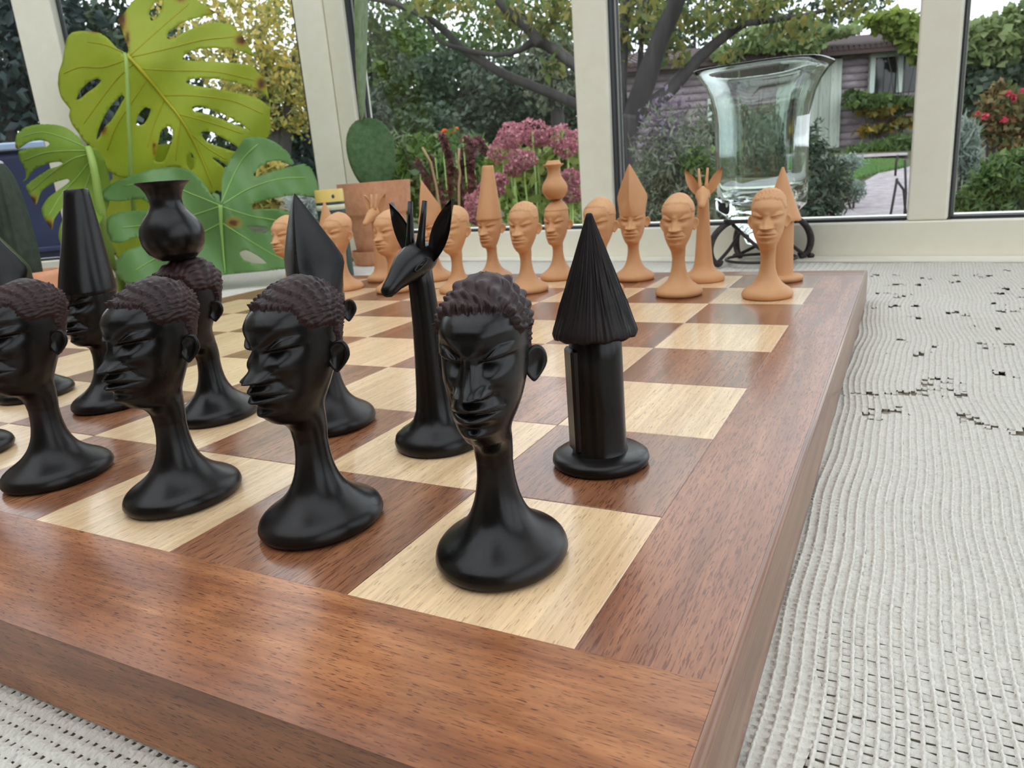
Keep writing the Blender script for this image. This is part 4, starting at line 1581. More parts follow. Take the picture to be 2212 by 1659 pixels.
def petiole(pts, r):
    mb = MB()
    P = [at(a, b, D) + mo_ for a, b, D in pts] + [Vector((0.0, 0.0, 0.46))]
    q = []
    for k in range(len(P) - 1):
        p0, p1, p2, p3 = [P[min(max(k + o, 0), len(P) - 1)] for o in (-1, 0, 1, 2)]
        for s in range(6):
            t = s / 6
            q.append(0.5 * ((2 * p1) + (p2 - p0) * t + (2 * p0 - 5 * p1 + 4 * p2 - p3) * t * t + (3 * p1 - p0 - 3 * p2 + p3) * t ** 3))
    q.append(P[-1])
    mb.tube(q, [r * (0.8 + 0.5 * k / len(q)) for k in range(len(q))], 10)
    mb.build('petiole', M['stem'], mon, True)


petiole([(270, 116, 16.35), (274, 150, 16.25), (278, 260, 16.5), (284, 390, 17.2), (290, 600, 19.0)], 0.0031)
petiole([(191, 320, 16.0), (202, 360, 15.85), (218, 450, 16.3), (240, 560, 17.5), (262, 640, 19.0)], 0.0052)
petiole([(475, 444, 15.2), (462, 480, 16.1), (400, 560, 17.6), (310, 620, 19.2)], 0.004)
petiole([(370, 320, 18.15), (350, 440, 18.3), (310, 600, 19.2)], 0.004)

# ================================================================== COLUMN CACTUS (left edge)
M['cactus_dark'] = speckle('dark_cactus', lin((30, 42, 30)), lin((46, 58, 42)), 120, 0.6, 0.1)
M['fuzz'] = base_mat('cactus_fuzz', lin((178, 184, 180)), 0.9, 0.2)
ctop = at(-6, 346, 11.6)
cc = empty('column_cactus', Vector((ctop.x, ctop.y, BT + TZ * U)), 'dark ribbed column cactus at the left photo edge, behind the black mitre', 'cactus')
hgt = ctop.z - cc.location.z
mbc = MB()
rings, nn_ = [], 44
prof = [(0.0, 0.90), (0.25, 1.0), (0.5, 0.96), (0.7, 0.86), (0.82, 0.74), (0.9, 0.58), (0.96, 0.36), (0.99, 0.16), (1.0, 0.02)]
for t, k in prof:
    rings.append([(0.0145 * k * (1 + 0.07 * math.cos(11 * 2 * math.pi * q / nn_)) * math.cos(2 * math.pi * q / nn_),
                   0.0145 * k * (1 + 0.07 * math.cos(11 * 2 * math.pi * q / nn_)) * math.sin(2 * math.pi * q / nn_), 0.05 + (hgt - 0.05) * t) for q in range(nn_)])
mbc.add([p for r in rings for p in r], [(k * nn_ + q, k * nn_ + (q + 1) % nn_, (k + 1) * nn_ + (q + 1) % nn_, (k + 1) * nn_ + q) for k in range(len(rings) - 1) for q in range(nn_)])
mbc.build('column', M['cactus_dark'], cc, True)
MB().ball((0, 0, hgt - 0.003), (0.0045, 0.0045, 0.003), 12, 6).build('woolly_tip', M['fuzz'], cc, True)
MB().lathe([(0.022, 0.0), (0.025, 0.004), (0.031, 0.055), (0.031, 0.06), (0.027, 0.06), (0.026, 0.05), (0.0, 0.05)], 24).build('pot', M['terracotta'], cc, True)

# ================================================================== PRICKLY PEAR IN A TERRACOTTA POT
M['pad'] = speckle('cactus_pad', lin((66, 96, 60)), lin((90, 120, 76)), 130, 0.75, 0.15)
M['pad_edge'] = speckle('cactus_pad_pale', lin((112, 136, 92)), lin((140, 158, 116)), 90, 0.7, 0.1)
M['spine'] = base_mat('areole', lin((178, 150, 110)), 0.8, 0.2)
pcx, pcy = -2.78, 13.30
pear = empty('prickly_pear', W(pcx, pcy, -0.41), 'prickly pear cactus in a terracotta pot with saucer by the window post', 'cactus')
u = U
pot = MB().lathe([(0.0, .10 * u), (0.555 * u, .10 * u), (0.588 * u, .16 * u), (0.710 * u, 1.18 * u), (0.733 * u, 1.22 * u), (0.816 * u, 1.22 * u), (0.838 * u, 1.26 * u), (0.888 * u, 1.90 * u), (0.888 * u, 1.96 * u), (0.816 * u, 1.96 * u),
                  (0.777 * u, 1.75 * u), (0.0, 1.75 * u)], 48)
pot.build('pot', M['terracotta'], pear, True, 0).data.set_sharp_from_angle(angle=0.6)
MB().lathe([(0.0, 0.0), (0.666 * u, 0.0), (0.710 * u, .05 * u), (0.777 * u, .34 * u), (0.727 * u, .34 * u), (0.677 * u, .09 * u), (0.0, .09 * u)], 40).build('saucer', M['terracotta'], pear, True).data.set_sharp_from_angle(angle=0.6)
MB().lathe([(0.0, 1.79 * u), (0.777 * u, 1.77 * u)], 24).build('potting_soil', M['soil'], pear)


def pad(name, c, h, w_, t, yaw, mat, lean=0.0, seed=0):
    """flattened egg shape, narrow at the foot"""
    n, m = 28, 18
    vs = []
    r = random.Random(seed)
    for i in range(m + 1):
        a = math.pi * i / m
        z = (1 - math.cos(a)) / 2
        k = math.sin(a) ** 0.85 * (0.82 + 0.24 * z)
        for q in range(n):
            th = 2 * math.pi * q / n
            x, y = w_ * k * math.cos(th), t * (0.55 + 0.45 * (1 - z)) * k * math.sin(th)
            y += 0.04 * w_ * math.sin(3 * z + x / w_)
            X = x * math.cos(yaw) - y * math.sin(yaw)
            Y = x * math.sin(yaw) + y * math.cos(yaw)
            vs.append((c[0] + X + lean * z, c[1] + Y, c[2] + h * z))
    fs = [(k * n + q, k * n + (q + 1) % n, (k + 1) * n + (q + 1) % n, (k + 1) * n + q) for k in range(m) for q in range(n)]
    o = mesh(name, vs, fs, mat, pear, True)
    sp = MB()
    for i in range(2, 17):
        for q in range(0, n, 3):
            v = Vector(vs[i * n + (q + (i % 2)) % n])
            sp.add([v + Vector((.0009, 0, 0)), v + Vector((-.0005, .0008, 0)), v + Vector((-.0005, -.0008, 0)), v + Vector((0, -.0012, .0008)), v + Vector((0, .0012, .0008))],
                   [(0, 1, 3), (1, 2, 3), (2, 0, 3), (0, 1, 4), (1, 2, 4), (2, 0, 4)])
    a = sp.build('areoles', M['spine'], o)
    a['kind'] = 'stuff'
    return o


rh = math.atan2(RH.y, RH.x)
pb = (0.06 * u * RH.x, 0.06 * u * RH.y, 1.72 * u)
pad('cactus_pad', pb, 1.72 * u, 0.62 * u, 0.20 * u, rh, M['pad'], -0.06 * u, 1)
pt_ = (pb[0] - 0.16 * u * RH.x, pb[1] - 0.16 * u * RH.y, 3.36 * u)
pad('cactus_pad', pt_, 4.6 * u, 0.80 * u, 0.125 * u, rh + 1.57, M['pad_edge'], 0.80 * u, 2)

# small yellow tin with dark bands, left of the pot
M['tin_yellow'] = base_mat('tin_yellow', lin((224, 196, 112)), 0.4, 0.5)
M['tin_green'] = base_mat('tin_green', lin((34, 62, 58)), 0.4, 0.5)
M['tin_pale'] = base_mat('tin_pale', lin((206, 206, 176)), 0.4, 0.5)
tc = at(722, 500, 16.2)
tin = empty('small_tin', Vector((tc.x, tc.y, BT - 0.41 * U)), 'small yellow tin with dark green bands, peeping out left of the terracotta pot', 'tin')
th_ = at(722, 408, 16.2).z - tin.location.z
rt = 0.30 * U
MB().lathe([(rt, 0), (rt, th_ * 0.77), (0, th_ * 0.77)], 28).build('tin_base', M['tin_green'], tin, True).data.set_sharp_from_angle(angle=0.6)
MB().lathe([(rt * 1.005, th_ * 0.77), (rt * 1.005, th_ * 0.83)], 28).build('band', M['tin_pale'], tin, True)
MB().lathe([(rt * 1.01, th_ * 0.83), (rt * 1.01, th_ * 0.86)], 28).build('band', M['tin_green'], tin, True)
MB().lathe([(rt * 1.02, th_ * 0.86), (rt * 1.02, th_ * 0.98), (rt * 0.98, th_), (0, th_)], 28).build('lid', M['tin_yellow'], tin, True).data.set_sharp_from_angle(angle=0.6)
d0 = (Vector((CAM.x, CAM.y, 0)) - Vector((tc.x, tc.y, 0))).normalized()
sd = Vector((-d0.y, d0.x, 0))
for s in (0.25,):
    dv = (d0 * math.cos(s) + sd * math.sin(s))
    MB().ball(Vector((dv.x * rt * 1.01, dv.y * rt * 1.01, th_ * 0.92)), (0.002, 0.002, 0.0025), 10, 6).build('spot', M['tin_green'], tin, True)

# ================================================================== GLASS VASE ON AN IRON STAND
vx, vy = 6.55, 12.02
vrot = math.atan2(DR.y, DR.x)
stand = empty('iron_vase_stand', W(vx, vy, -0.41), 'dark wrought iron scroll stand under the glass vase', 'stand', None, vrot)


def sq_ring(h, z, k=0.36, n=56, hx=None):
    """rounded square ring"""
    e = 2.0 / (2 + 6 * k)
    out = []
    for q in range(n):
        a = 2 * math.pi * q / n
        c, s = math.cos(a), math.sin(a)
        out.append(((hx or h) * math.copysign(abs(c) ** e, c), h * math.copysign(abs(s) ** e, s), z))
    return out


vprof = [(0.22, 0.30, 0.1), (0.30, 0.33, 0.15), (0.38, 0.50, 0.2), (0.50, 0.68, 0.3), (0.70, 0.84, 0.55), (0.83, 0.95, 0.7), (0.845, 1.15, .75), (0.84, 1.7, .75), (0.84, 2.3, .75), (0.85, 2.8, .72),
         (0.88, 3.1, .65), (0.95, 3.38, .55), (1.06, 3.62, .4), (1.20, 3.80, .28), (1.315, 3.90, .22), (1.335, 3.925, .22)]
ins = [(1.315, 3.945, .22), (1.28, 3.93, .22), (1.17, 3.84, .28), (1.02, 3.65, .4), (0.905, 3.38, .55), (0.835, 3.1, .65), (0.80, 2.8, .72), (0.79, 2.3, .75), (0.79, 1.7, .75), (0.785, 1.25, .7), (0.70, 1.13, .55), (0.4, 1.08, .3), (0.05, 1.06, .1)]
vz = 0.0
vq = lambda z: z if z < 0.95 else 0.95 + (z - 0.95) * 0.765
rings = [sq_ring(h * U * 0.79, (vq(z) + 0.05) * U, k) for h, z, k in vprof] + [sq_ring(h * U * 0.79, (vq(z) + 0.05) * U, k) for h, z, k in ins]
n = 56
vs = [p for r in rings for p in r]
fs = [(k * n + q, k * n + (q + 1) % n, (k + 1) * n + (q + 1) % n, (k + 1) * n + q) for k in range(len(rings) - 1) for q in range(n)]
fs += [tuple(range(n - 1, -1, -1)), tuple((len(rings) - 1) * n + q for q in range(n))]
vase = mesh('glass_vase', vs, fs, M['glass'], None, True, W(vx, vy, -0.41))
vase.rotation_euler = (0, 0, vrot)
tag(vase, 'clear square glass vase with a flaring rim, standing in front of the garden shed view', 'vase')

MB().tube([Vector(p) for p in sq_ring(0.54 * U, 0.80 * U, 0.4, 40)] + [Vector(sq_ring(0.54 * U, 0.80 * U, 0.4, 40)[0])], 0.0022, 8, False).build('top_ring', M['iron'], stand, True)
MB().tube([Vector((0.60 * U * math.cos(a), 0.60 * U * math.sin(a), 0.10 * U)) for a in [2 * math.pi * q / 32 for q in range(33)]], 0.0016, 8, False).build('foot_ring', M['iron'], stand, True)
for k in range(4):
    a = math.pi / 4 + k * math.pi / 2
    c, s = math.cos(a), math.sin(a)
    P = [(0.46, 0.80), (0.68, 0.74), (0.87, 0.58), (0.96, 0.36), (0.92, 0.16), (0.80, 0.06), (0.74, 0.13)]
    P = curve_pts([(x, z) for x, z in P], 5)
    nP = len(P)
    mb = MB().tube([(x * c * U, x * s * U, max(z, 0.05) * U) for x, z in P], [0.0022 + 0.0016 * math.sin(math.pi * q / (nP - 1)) for q in range(nP)], 8)
    mb.ball((0.97 * c * U, 0.97 * s * U, 0.055 * U), (0.0042, 0.0042, 0.003), 10, 6)
    mb.build('scroll_leg', M['iron'], stand, True)
    a2 = a + math.pi / 2
    c2, s2 = math.cos(a2), math.sin(a2)
    P = curve_pts([(0.0, 0.74), (0.3, 0.50), (0.62, 0.28), (1.0, 0.10)], 6)
    v0, v1_ = Vector((0.54 * c, 0.54 * s)), Vector((0.82 * c2, 0.82 * s2))
    mb = MB().tube([((v0.x + (v1_.x - v0.x) * t) * U, (v0.y + (v1_.y - v0.y) * t) * U, z * U) for t, z in P], 0.0019, 8)
    mb.build('cross_bar', M['iron'], stand, True)

# ================================================================== THE GARDEN
M['earth'] = speckle('garden_earth', lin((58, 62, 40)), lin((84, 82, 58)), 6, 0.95, 0.3)
M['bark'] = wood('tree_bark', lin((40, 38, 38)), lin((62, 58, 58)), lin((88, 84, 82)), lin((26, 24, 24)), 'z', 0.5, 0.9, 0.06, coat=0.0)
M['path'] = speckle('path_stone', lin((126, 118, 121)), lin((156, 148, 150)), 9, 0.9, 0.2)
M['log'] = wood('weathered_logs', lin((120, 108, 112)), lin((150, 138, 144)), lin((176, 166, 170)), lin((84, 72, 76)), 'x', 0.5, 0.85, 0.05, coat=0.0)
M['roofing'] = base_mat('brown_roofing', lin((78, 64, 64)), 0.8, 0.2)
M['shed_trim'] = base_mat('pale_green_paint', lin((196, 208, 198)), 0.7, 0.3)
M['shed_door'] = wood('weathered_door', lin((156, 166, 154)), lin((186, 196, 184)), lin((208, 216, 206)), lin((120, 118, 104)), 'z', 0.5, 0.8, 0.04, coat=0.0)
M['dark_pane'] = base_mat('dark_pane', lin((26, 32, 30)), 0.1, 0.5)
M['bin'] = speckle('blue_plastic', lin((26, 36, 70)), lin((32, 44, 82)), 8, 0.45, 0.02)
M['rim_pale'] = base_mat('pale_blue_rim', lin((150, 168, 196)), 0.5, 0.4)

Ls = lambda *cs: [lin(c) for c in cs]
M['f_hedge'] = foliage_mat('hedge_leaves', Ls((44, 58, 46), (62, 78, 60), (82, 98, 74), (50, 66, 56)), 0.25)
M['f_dark'] = foliage_mat('dark_conifer', Ls((36, 48, 50), (48, 64, 62), (60, 76, 72)), 0.15)
M['f_green'] = foliage_mat('green_leaves', Ls((60, 86, 44), (84, 110, 56), (104, 126, 66), (70, 96, 60)), 0.35)
M['f_yellow'] = foliage_mat('yellow_leaves', Ls((202, 182, 98), (218, 198, 112), (168, 168, 98), (124, 138, 88)), 0.45)
M['f_tree'] = foliage_mat('tree_leaves', Ls((78, 98, 56), (100, 116, 64), (130, 136, 74), (160, 150, 82), (66, 86, 54)), 0.45)
M['f_grey'] = foliage_mat('grey_green', Ls((104, 112, 92), (126, 134, 112), (90, 98, 82)), 0.3)
M['f_laven'] = foliage_mat('lavender_flowers', Ls((110, 96, 118), (132, 116, 136), (100, 92, 104)), 0.3)
M['f_pink'] = foliage_mat('sedum_pink', Ls((164, 100, 114), (190, 124, 136), (206, 146, 154), (150, 86, 100)), 0.3)
M['f_maroon'] = foliage_mat('maroon_tassels', Ls((88, 48, 54), (112, 62, 66), (128, 78, 80)), 0.3)
M['f_lime'] = foliage_mat('lime_leaves', Ls((122, 142, 62), (146, 160, 80), (104, 128, 56)), 0.4)
M['f_vine'] = foliage_mat('vine_leaves', Ls((96, 116, 70), (126, 144, 92), (150, 164, 110), (80, 98, 62)), 0.4)
M['f_vgold'] = foliage_mat('vine_gold', Ls((168, 140, 58), (150, 126, 52), (104, 112, 60), (188, 156, 66)), 0.4)
M['f_orange'] = foliage_mat('marigold', Ls((226, 124, 56), (240, 146, 76)), 0.3)
M['f_rose'] = foliage_mat('rose_red', Ls((190, 62, 86), (210, 84, 104)), 0.3)
M['f_russet'] = foliage_mat('russet_leaves', Ls((120, 92, 58), (140, 110, 66), (96, 102, 62), (84, 96, 58)), 0.35)
M['f_grass'] = foliage_mat('grass_blades', Ls((86, 124, 66), (104, 142, 80), (120, 152, 92)), 0.3)
M['f_straw'] = foliage_mat('straw', Ls((196, 172, 128), (176, 150, 108)), 0.3)
M['f_white'] = foliage_mat('white_grass', Ls((206, 208, 204), (180, 186, 182)), 0.3)
M['f_silver'] = foliage_mat('silver_leaves', Ls((126, 142, 132), (146, 160, 150), (108, 124, 112)), 0.3)


def leaves(name, centers, size, mat, parent=None, seed=0, aspect=0.5, up=0.0, loc=None):
    """one folded leaf (two quads) per centre"""
    r = np.random.default_rng(seed)
    n = len(centers)
    c = np.asarray(centers, float)
    d = r.normal(size=(n, 3))
    d[:, 2] -= up
    d /= np.linalg.norm(d, axis=1, keepdims=True)
    e = r.normal(size=(n, 3))
    s = np.cross(d, e)
    s /= np.linalg.norm(s, axis=1, keepdims=True) + 1e-9
    nn_ = np.cross(d, s)
    L = size * r.uniform(0.6, 1.3, (n, 1))
    wd_ = L * aspect
    tip, root = c + d * L / 2, c - d * L / 2
    a, b = c + s * wd_ / 2 + nn_ * wd_ * 0.18 - d * L * 0.06, c - s * wd_ / 2 + nn_ * wd_ * 0.18 - d * L * 0.06
    V = np.stack([root, a, tip, b], 1).reshape(-1, 3)
    if loc is not None:
        V = V - np.array(loc)[None]
    k = np.arange(n)[:, None] * 4
    T = np.concatenate([k + np.array([[0, 1, 2]]), k + np.array([[0, 2, 3]])], 0)
    return qmesh(name, V, T, mat, parent, False)


def blob(c, rad, n, seed, shell=0.5):
    """points filling a lumpy ellipsoid, denser near its surface; c, rad in garden frame X, D, z"""
    r = np.random.default_rng(seed)
    d = r.normal(size=(n, 3))
    d /= np.linalg.norm(d, axis=1, keepdims=True)
    lump = 1 + 0.16 * np.sin(d[:, 0] * 5 + seed) * np.sin(d[:, 2] * 6 + seed * 2) + 0.1 * np.sin(d[:, 1] * 9 + seed)
    k = (shell + (1 - shell) * r.uniform(0, 1, n)) ** 0.6 * lump
    p = np.array(c)[None] + d * np.array(rad)[None] * k[:, None]
    return p


def togarden(p):
    p = np.asarray(p)
    o = np.array([CAM.x, CAM.y, 0.0])
    return o + p[:, :1] * np.array(RH)[None] + p[:, 1:2] * np.array(FH)[None] + p[:, 2:3] * np.array([0, 0, 1.0])[None]


# --- ground -----------------------------------------------------------------
nx_, nd_ = 60, 70
Xg = np.linspace(-30, 30, nx_)
Dg = np.concatenate([np.linspace(1.2, 8, 30, endpoint=False), np.linspace(8, 45, 40)])
P = []
for D in Dg:
    for X in Xg:
        P.append((X, D, ground_z(D) + 0.02 * math.sin(X * 2.1 + D) + 0.015 * math.sin(D * 3 + X)))
Pw = togarden(P)
i, j = np.meshgrid(np.arange(len(Dg) - 1), np.arange(nx_ - 1), indexing='ij')
Q = np.stack([i * nx_ + j, i * nx_ + j + 1, (i + 1) * nx_ + j + 1, (i + 1) * nx_ + j], -1).reshape(-1, 4)
# keep the ground outside the windows
cen = Pw[Q].mean(1)
rel = (cen[:, :2] / U) - np.array([[CORNER.x, CORNER.y]])
dR = rel @ np.array([NR.x, NR.y])
dL = rel @ np.array([NL.x, NL.y])
okq = (np.maximum(dR, dL) > 7) & ((cen[:, 1] / U) > -2)
gnd = qmesh('garden_ground', Pw, Q[okq], M['earth'], None, True)
gnd['kind'] = 'structure'

far = MB().box((-60, -60, -0.35), (60, 60, -0.08)).build('outer_ground', M['earth'])
far['kind'] = 'structure'

# --- path and lawn ------------------------------------------------------------
pathL = [(1700, 520), (1760, 490), (1850, 432), (1872, 408), (1856, 392), (1900, 378), (1950, 371), (2010, 352), (1990, 342), (1855, 347)]


def on_ground(px, py):
    """point of the sloping ground seen at a pixel"""
    d = ray(px, py)
    lo, hi = 2.0, 30.0
    for _ in range(50):
        m = (lo + hi) / 2
        k = m / d.dot(FH)
        if CAM.z + d.z * k > ground_z(m): lo = m
        else: hi = m
    return G(px, py, lo)


def strip(left, right, n, name, mat, lift):
    vs = []
    for (a, b) in zip(left, right):
        pa_, pb2 = on_ground(*a), on_ground(*b)
        for s in range(n + 1):
            q = pa_.lerp(pb2, s / n)
            D = (q - Vector((CAM.x, CAM.y, 0))).dot(FH)
            q.z = ground_z(D) + lift
            vs.append(q)
    m = n + 1
    fs = [(k * m + s, k * m + s + 1, (k + 1) * m + s + 1, (k + 1) * m + s) for k in range(len(left) - 1) for s in range(n)]
    return mesh(name, vs, fs, mat, None, True)


pl = [(1420, 760), (1640, 560), (1755, 490), (1812, 455), (1858, 425), (1868, 398), (1898, 380), (1940, 372), (1985, 360), (2010, 353)]
pr_ = [(2300, 760), (2120, 560), (2060, 490), (2040, 455), (2030, 430), (2024, 410), (2022, 395), (2025, 384), (2030, 372), (2040, 362)]
strip(pl, pr_, 5, 'garden_path', M['path'], 0.035)['kind'] = 'structure'
strip([(1836, 349), (1880, 346), (1960, 342)], [(1836, 343), (1880, 339), (1960, 336)], 2, 'garden_path', M['path'], 0.05)['kind'] = 'structure'
lw = []
lr = np.random.default_rng(8)
poly = [(1835, 352), (1880, 349), (1950, 350), (1962, 362), (1930, 370), (1880, 380), (1855, 390), (1832, 392)]
def pip(x, y, lp):
    c = False
    for i in range(len(lp)):
        x1, y1 = lp[i]
        x2, y2 = lp[(i + 1) % len(lp)]
        if (y1 > y) != (y2 > y) and x < (x2 - x1) * (y - y1) / (y2 - y1) + x1:
            c = not c
    return c
while len(lw) < 9000:
    x, y = lr.uniform(1825, 1970), lr.uniform(345, 394)
    if pip(x, y, poly):
        q = on_ground(x, y)
        lw.append((q.x, q.y, q.z + 0.03))
tag(leaves('lawn', lw, 0.07, M['f_grass'], None, 9, 0.16, -2.5), 'small patch of mown lawn beside the curving path', 'lawn', None, 'stuff')


def tree(name, label, cat, crown, trunk=None, leaf=0.12, mat='f_hedge', seed=0, aspect=0.55, group=None, trunk_r=0.12):
    """crown: list of (px, py, D, rx, rz, n); the pixel is where the blob's centre is seen, radii in metres"""
    pts = []
    Ds = [c[2] for c in crown]
    X0, z0 = XZ(crown[0][0], crown[0][1], Ds[0])
    if trunk is None:
        base = gp(X0, Ds[0], ground_z(Ds[0]))
    else:
        base = gp(XZ(trunk[0], 300, trunk[1])[0], trunk[1], ground_z(trunk[1]))
    root = empty(name, base, label, cat, group)
    tops = []
    for k, (px, py, D, rx, rz, n) in enumerate(crown):
        X, z = XZ(px, py, D)
        pts.append(blob((X, D, z), (rx, rx * 0.8, rz), n, seed * 13 + k))
        tops.append(gp(X, D, z) - base)
    leaves('foliage', togarden(np.concatenate(pts)), leaf, M[mat], root, seed, aspect, 0.3, base)
    mb = MB()
    for k, t in enumerate(tops):
        mid = Vector((t.x * 0.35, t.y * 0.35, t.z * 0.45))
        mb.tube([Vector((0, 0, -0.1)), mid, t], [trunk_r, trunk_r * 0.7, trunk_r * 0.2], 7)
    mb.build('trunk' if cat == 'tree' else 'stems', M['bark'], root, True)
    return root


# --- trees and hedge beyond -----------------------------------------------------
tree('garden_tree', 'dark evergreen tree seen through the far left window above the blue bin', 'tree', [(0, 190, 7.5, 1.1, 0.9, 2600), (-40, 60, 7.5, 0.9, 0.8, 1500), (60, 240, 8, 0.8, 0.5, 900)], None, 0.13, 'f_dark', 1)
tree('garden_tree', 'grey green open tree behind the top left of the big monstera leaf', 'tree', [(190, 40, 10, 1.3, 0.9, 2200), (170, 180, 10, 1.2, 1.0, 2600), (330, 300, 11, 1.4, 1.0, 2600)], None, 0.14, 'f_hedge', 2)
tree('garden_tree', 'yellow autumn tree seen right of the big monstera leaf', 'tree', [(560, 60, 8.5, 0.75, 0.95, 3000), (600, 200, 8.5, 0.55, 0.5, 1500), (470, 20, 9, 0.8, 0.5, 1200), (640, 100, 8.5, 0.45, 0.6, 900)], (575, 8.5), 0.075, 'f_yellow', 3)
tree('garden_tree', 'dark blue green conifer between the monstera and the wide window post', 'tree', [(620, 270, 10.5, 0.55, 0.8, 2200), (600, 380, 10.5, 0.8, 0.6, 1500), (500, 420, 10.5, 1.4, 0.7, 1800)], None, 0.12, 'f_dark', 4)
tree('garden_tree', 'tall leafy tree behind the upper cactus pad', 'tree', [(820, 60, 17, 1.0, 1.2, 1700), (850, 180, 17, 1.2, 1.1, 2600), (790, 120, 17, 0.7, 1.0, 1000)], None, 0.17, 'f_green', 5)
tree('garden_tree', 'dense dark green tree behind the orange marigolds', 'tree', [(950, 190, 15, 1.2, 0.65, 3600), (880, 255, 15, 1.1, 0.55, 2600), (1020, 250, 15, 1.2, 0.6, 3000)], None, 0.15, 'f_hedge', 6)
tree('garden_tree', 'dark rounded tree above the pink sedum flowers', 'tree', [(1120, 215, 14, 1.0, 0.6, 3200), (1190, 255, 14, 0.9, 0.55, 2600), (1080, 270, 14, 0.9, 0.5, 1600)], None, 0.14, 'f_hedge', 7)
tree('garden_tree', 'pale grey green shrubby tree left of the narrow window mullion', 'tree', [(1205, 160, 12, 0.5, 0.5, 1500), (1180, 120, 12, 0.45, 0.35, 700)], None, 0.11, 'f_grey', 8)
tree('garden_tree', 'tall airy tree far behind with bright sky between its leaves', 'tree', [(1000, 60, 21, 2.0, 1.0, 1500), (1130, 60, 21, 1.6, 1.0, 1500), (930, 120, 21, 1.4, 0.7, 1000)], None, 0.17, 'f_green', 9)
tree('garden_tree', 'dark tree low behind the cactus pads', 'tree', [(890, 320, 12, 1.0, 0.65, 2800), (800, 330, 12, 0.8, 0.7, 1500)], None, 0.13, 'f_hedge', 10)
tree('garden_tree', 'leafy tree rising above the shed roof behind', 'tree', [(1500, 30, 24, 2.2, 0.9, 1600), (1750, 5, 24, 2.4, 0.7, 1300), (1400, 60, 24, 1.2, 1.2, 1000)], None, 0.2, 'f_hedge', 12)
hb = empty('hedge', gp(-9, 24, ground_z(24)), 'long dark hedge closing the garden at the back', 'hedge')
pts = []
for k in range(26):
    X = -21 + k * 0.95
    pts.append(blob((X, 24, 1.5), (0.9, 0.6, 1.15 + 0.15 * math.sin(k * 2.3)), 700, 200 + k))
leaves('foliage', togarden(np.concatenate(pts)), 0.2, M['f_hedge'], hb, 33, 0.6, 0.2, hb.location)

# --- the near tree ---------------------------------------------------------------
DT = 5.0
base = gp(XZ(1340, 400, DT)[0], DT, 0.3)
nt = empty('garden_tree', base, 'bare limbed tree with dark forked branches spreading across two windows', 'tree')
def lim(name, pts, seed=0, dd=0.0):
    n = len(pts)
    P, Rr = [], []
    for k, (px, py, wpx) in enumerate(pts):
        D = DT + dd * k / (n - 1)
        P.append(G(px, py, D) - base)
        Rr.append(wpx / 2 * D / FPX)
    Q2, R2 = [], []
    for k in range(n - 1):
        p0, p1, p2, p3 = [P[min(max(k + o, 0), n - 1)] for o in (-1, 0, 1, 2)]
        for s in range(5):
            t = s / 5
            Q2.append(0.5 * ((2 * p1) + (p2 - p0) * t + (2 * p0 - 5 * p1 + 4 * p2 - p3) * t * t + (3 * p1 - p0 - 3 * p2 + p3) * t ** 3))
            R2.append(Rr[k] + (Rr[k + 1] - Rr[k]) * t)
    Q2.append(P[-1])
    R2.append(Rr[-1])
    MB().tube(Q2, R2, 10).build(name, M['bark'], nt, True)
lim('trunk', [(1330, 540, 84), (1334, 480, 70), (1338, 400, 60), (1345, 320, 56), (1356, 250, 60)])
lim('limb', [(1345, 300, 40), (1340, 200, 26), (1346, 100, 22), (1354, -10, 17), (1370, -200, 11), (1390, -380, 5)], dd=0.3)
lim('limb', [(1362, 270, 48), (1398, 165, 42), (1428, 80, 36), (1462, 0, 34), (1480, -80, 30), (1500, -260, 20), (1540, -440, 8)], dd=-0.3)
lim('limb', [(1368, 250, 38), (1440, 200, 30), (1510, 125, 24), (1570, 75, 20), (1640, 28, 17), (1720, -20, 13), (1800, -110, 9), (1870, -200, 4)], dd=0.4)
lim('limb', [(1600, 52, 13), (1680, 42, 10), (1760, 28, 9), (1850, -2, 6), (1900, -30, 3)], dd=0.3)
lim('limb', [(1338, 330, 30), (1300, 262, 24), (1237, 222, 21), (1160, 190, 19), (1088, 160, 18), (1030, 125, 17), (997, 104, 17), (936, 46, 14), (852, 8, 11), (780, -8, 8), (700, -40, 4)], dd=0.5)
lim('limb', [(1320, 210, 26), (1233, 134, 22), (1162, 91, 20), (1120, 110, 10), (1070, 118, 9), (997, 106, 9), (950, 88, 8), (925, 50, 7), (882, 20, 6), (846, 6, 5)], dd=0.4)
lim('limb', [(1166, 96, 20), (1140, 60, 22), (1100, 25, 20), (1066, -15, 18), (1000, -110, 13), (950, -240, 6)], dd=0.2)
lim('limb', [(1352, 255, 16), (1378, 170, 12), (1386, 90, 10), (1392, 0, 8), (1380, -140, 4)], dd=0.3)
pts = []
for k, (px, py, rx, rz, n) in enumerate([(1540, 40, .30, .12, 170), (1420, 40, .24, .2, 186), (1640, 15, .3, .1, 170), (1340, 60, .16, .25, 124), (1180, 40, .2, .16, 124), (1215, 20, .16, .2, 124), (1100, 40, .22, .12, 86),
                                        (1000, 15, .26, .1, 99), (1720, 60, .22, .1, 124), (1580, 120, .12, .08, 30), (1460, 120, .12, .1, 43), (1840, 10, .26, .1, 99), (1200, 140, .1, .1, 37), (1480, -120, .3, .2, 260), (1380, -220, .3, .25, 260), (1560, -300, .3, .25, 260), (1000, -150, .3, .2, 220), (1780, -120, .3, .15, 200), (920, 10, .2, .08, 55)]):
    X, z = XZ(px, py, 5.1)
    pts.append(blob((X, 5.1, z), (rx, rx, rz), n, 400 + k, 0.1))
leaves('foliage', togarden(np.concatenate(pts)), 0.075, M['f_tree'], nt, 41, 0.5, 0.8, base)

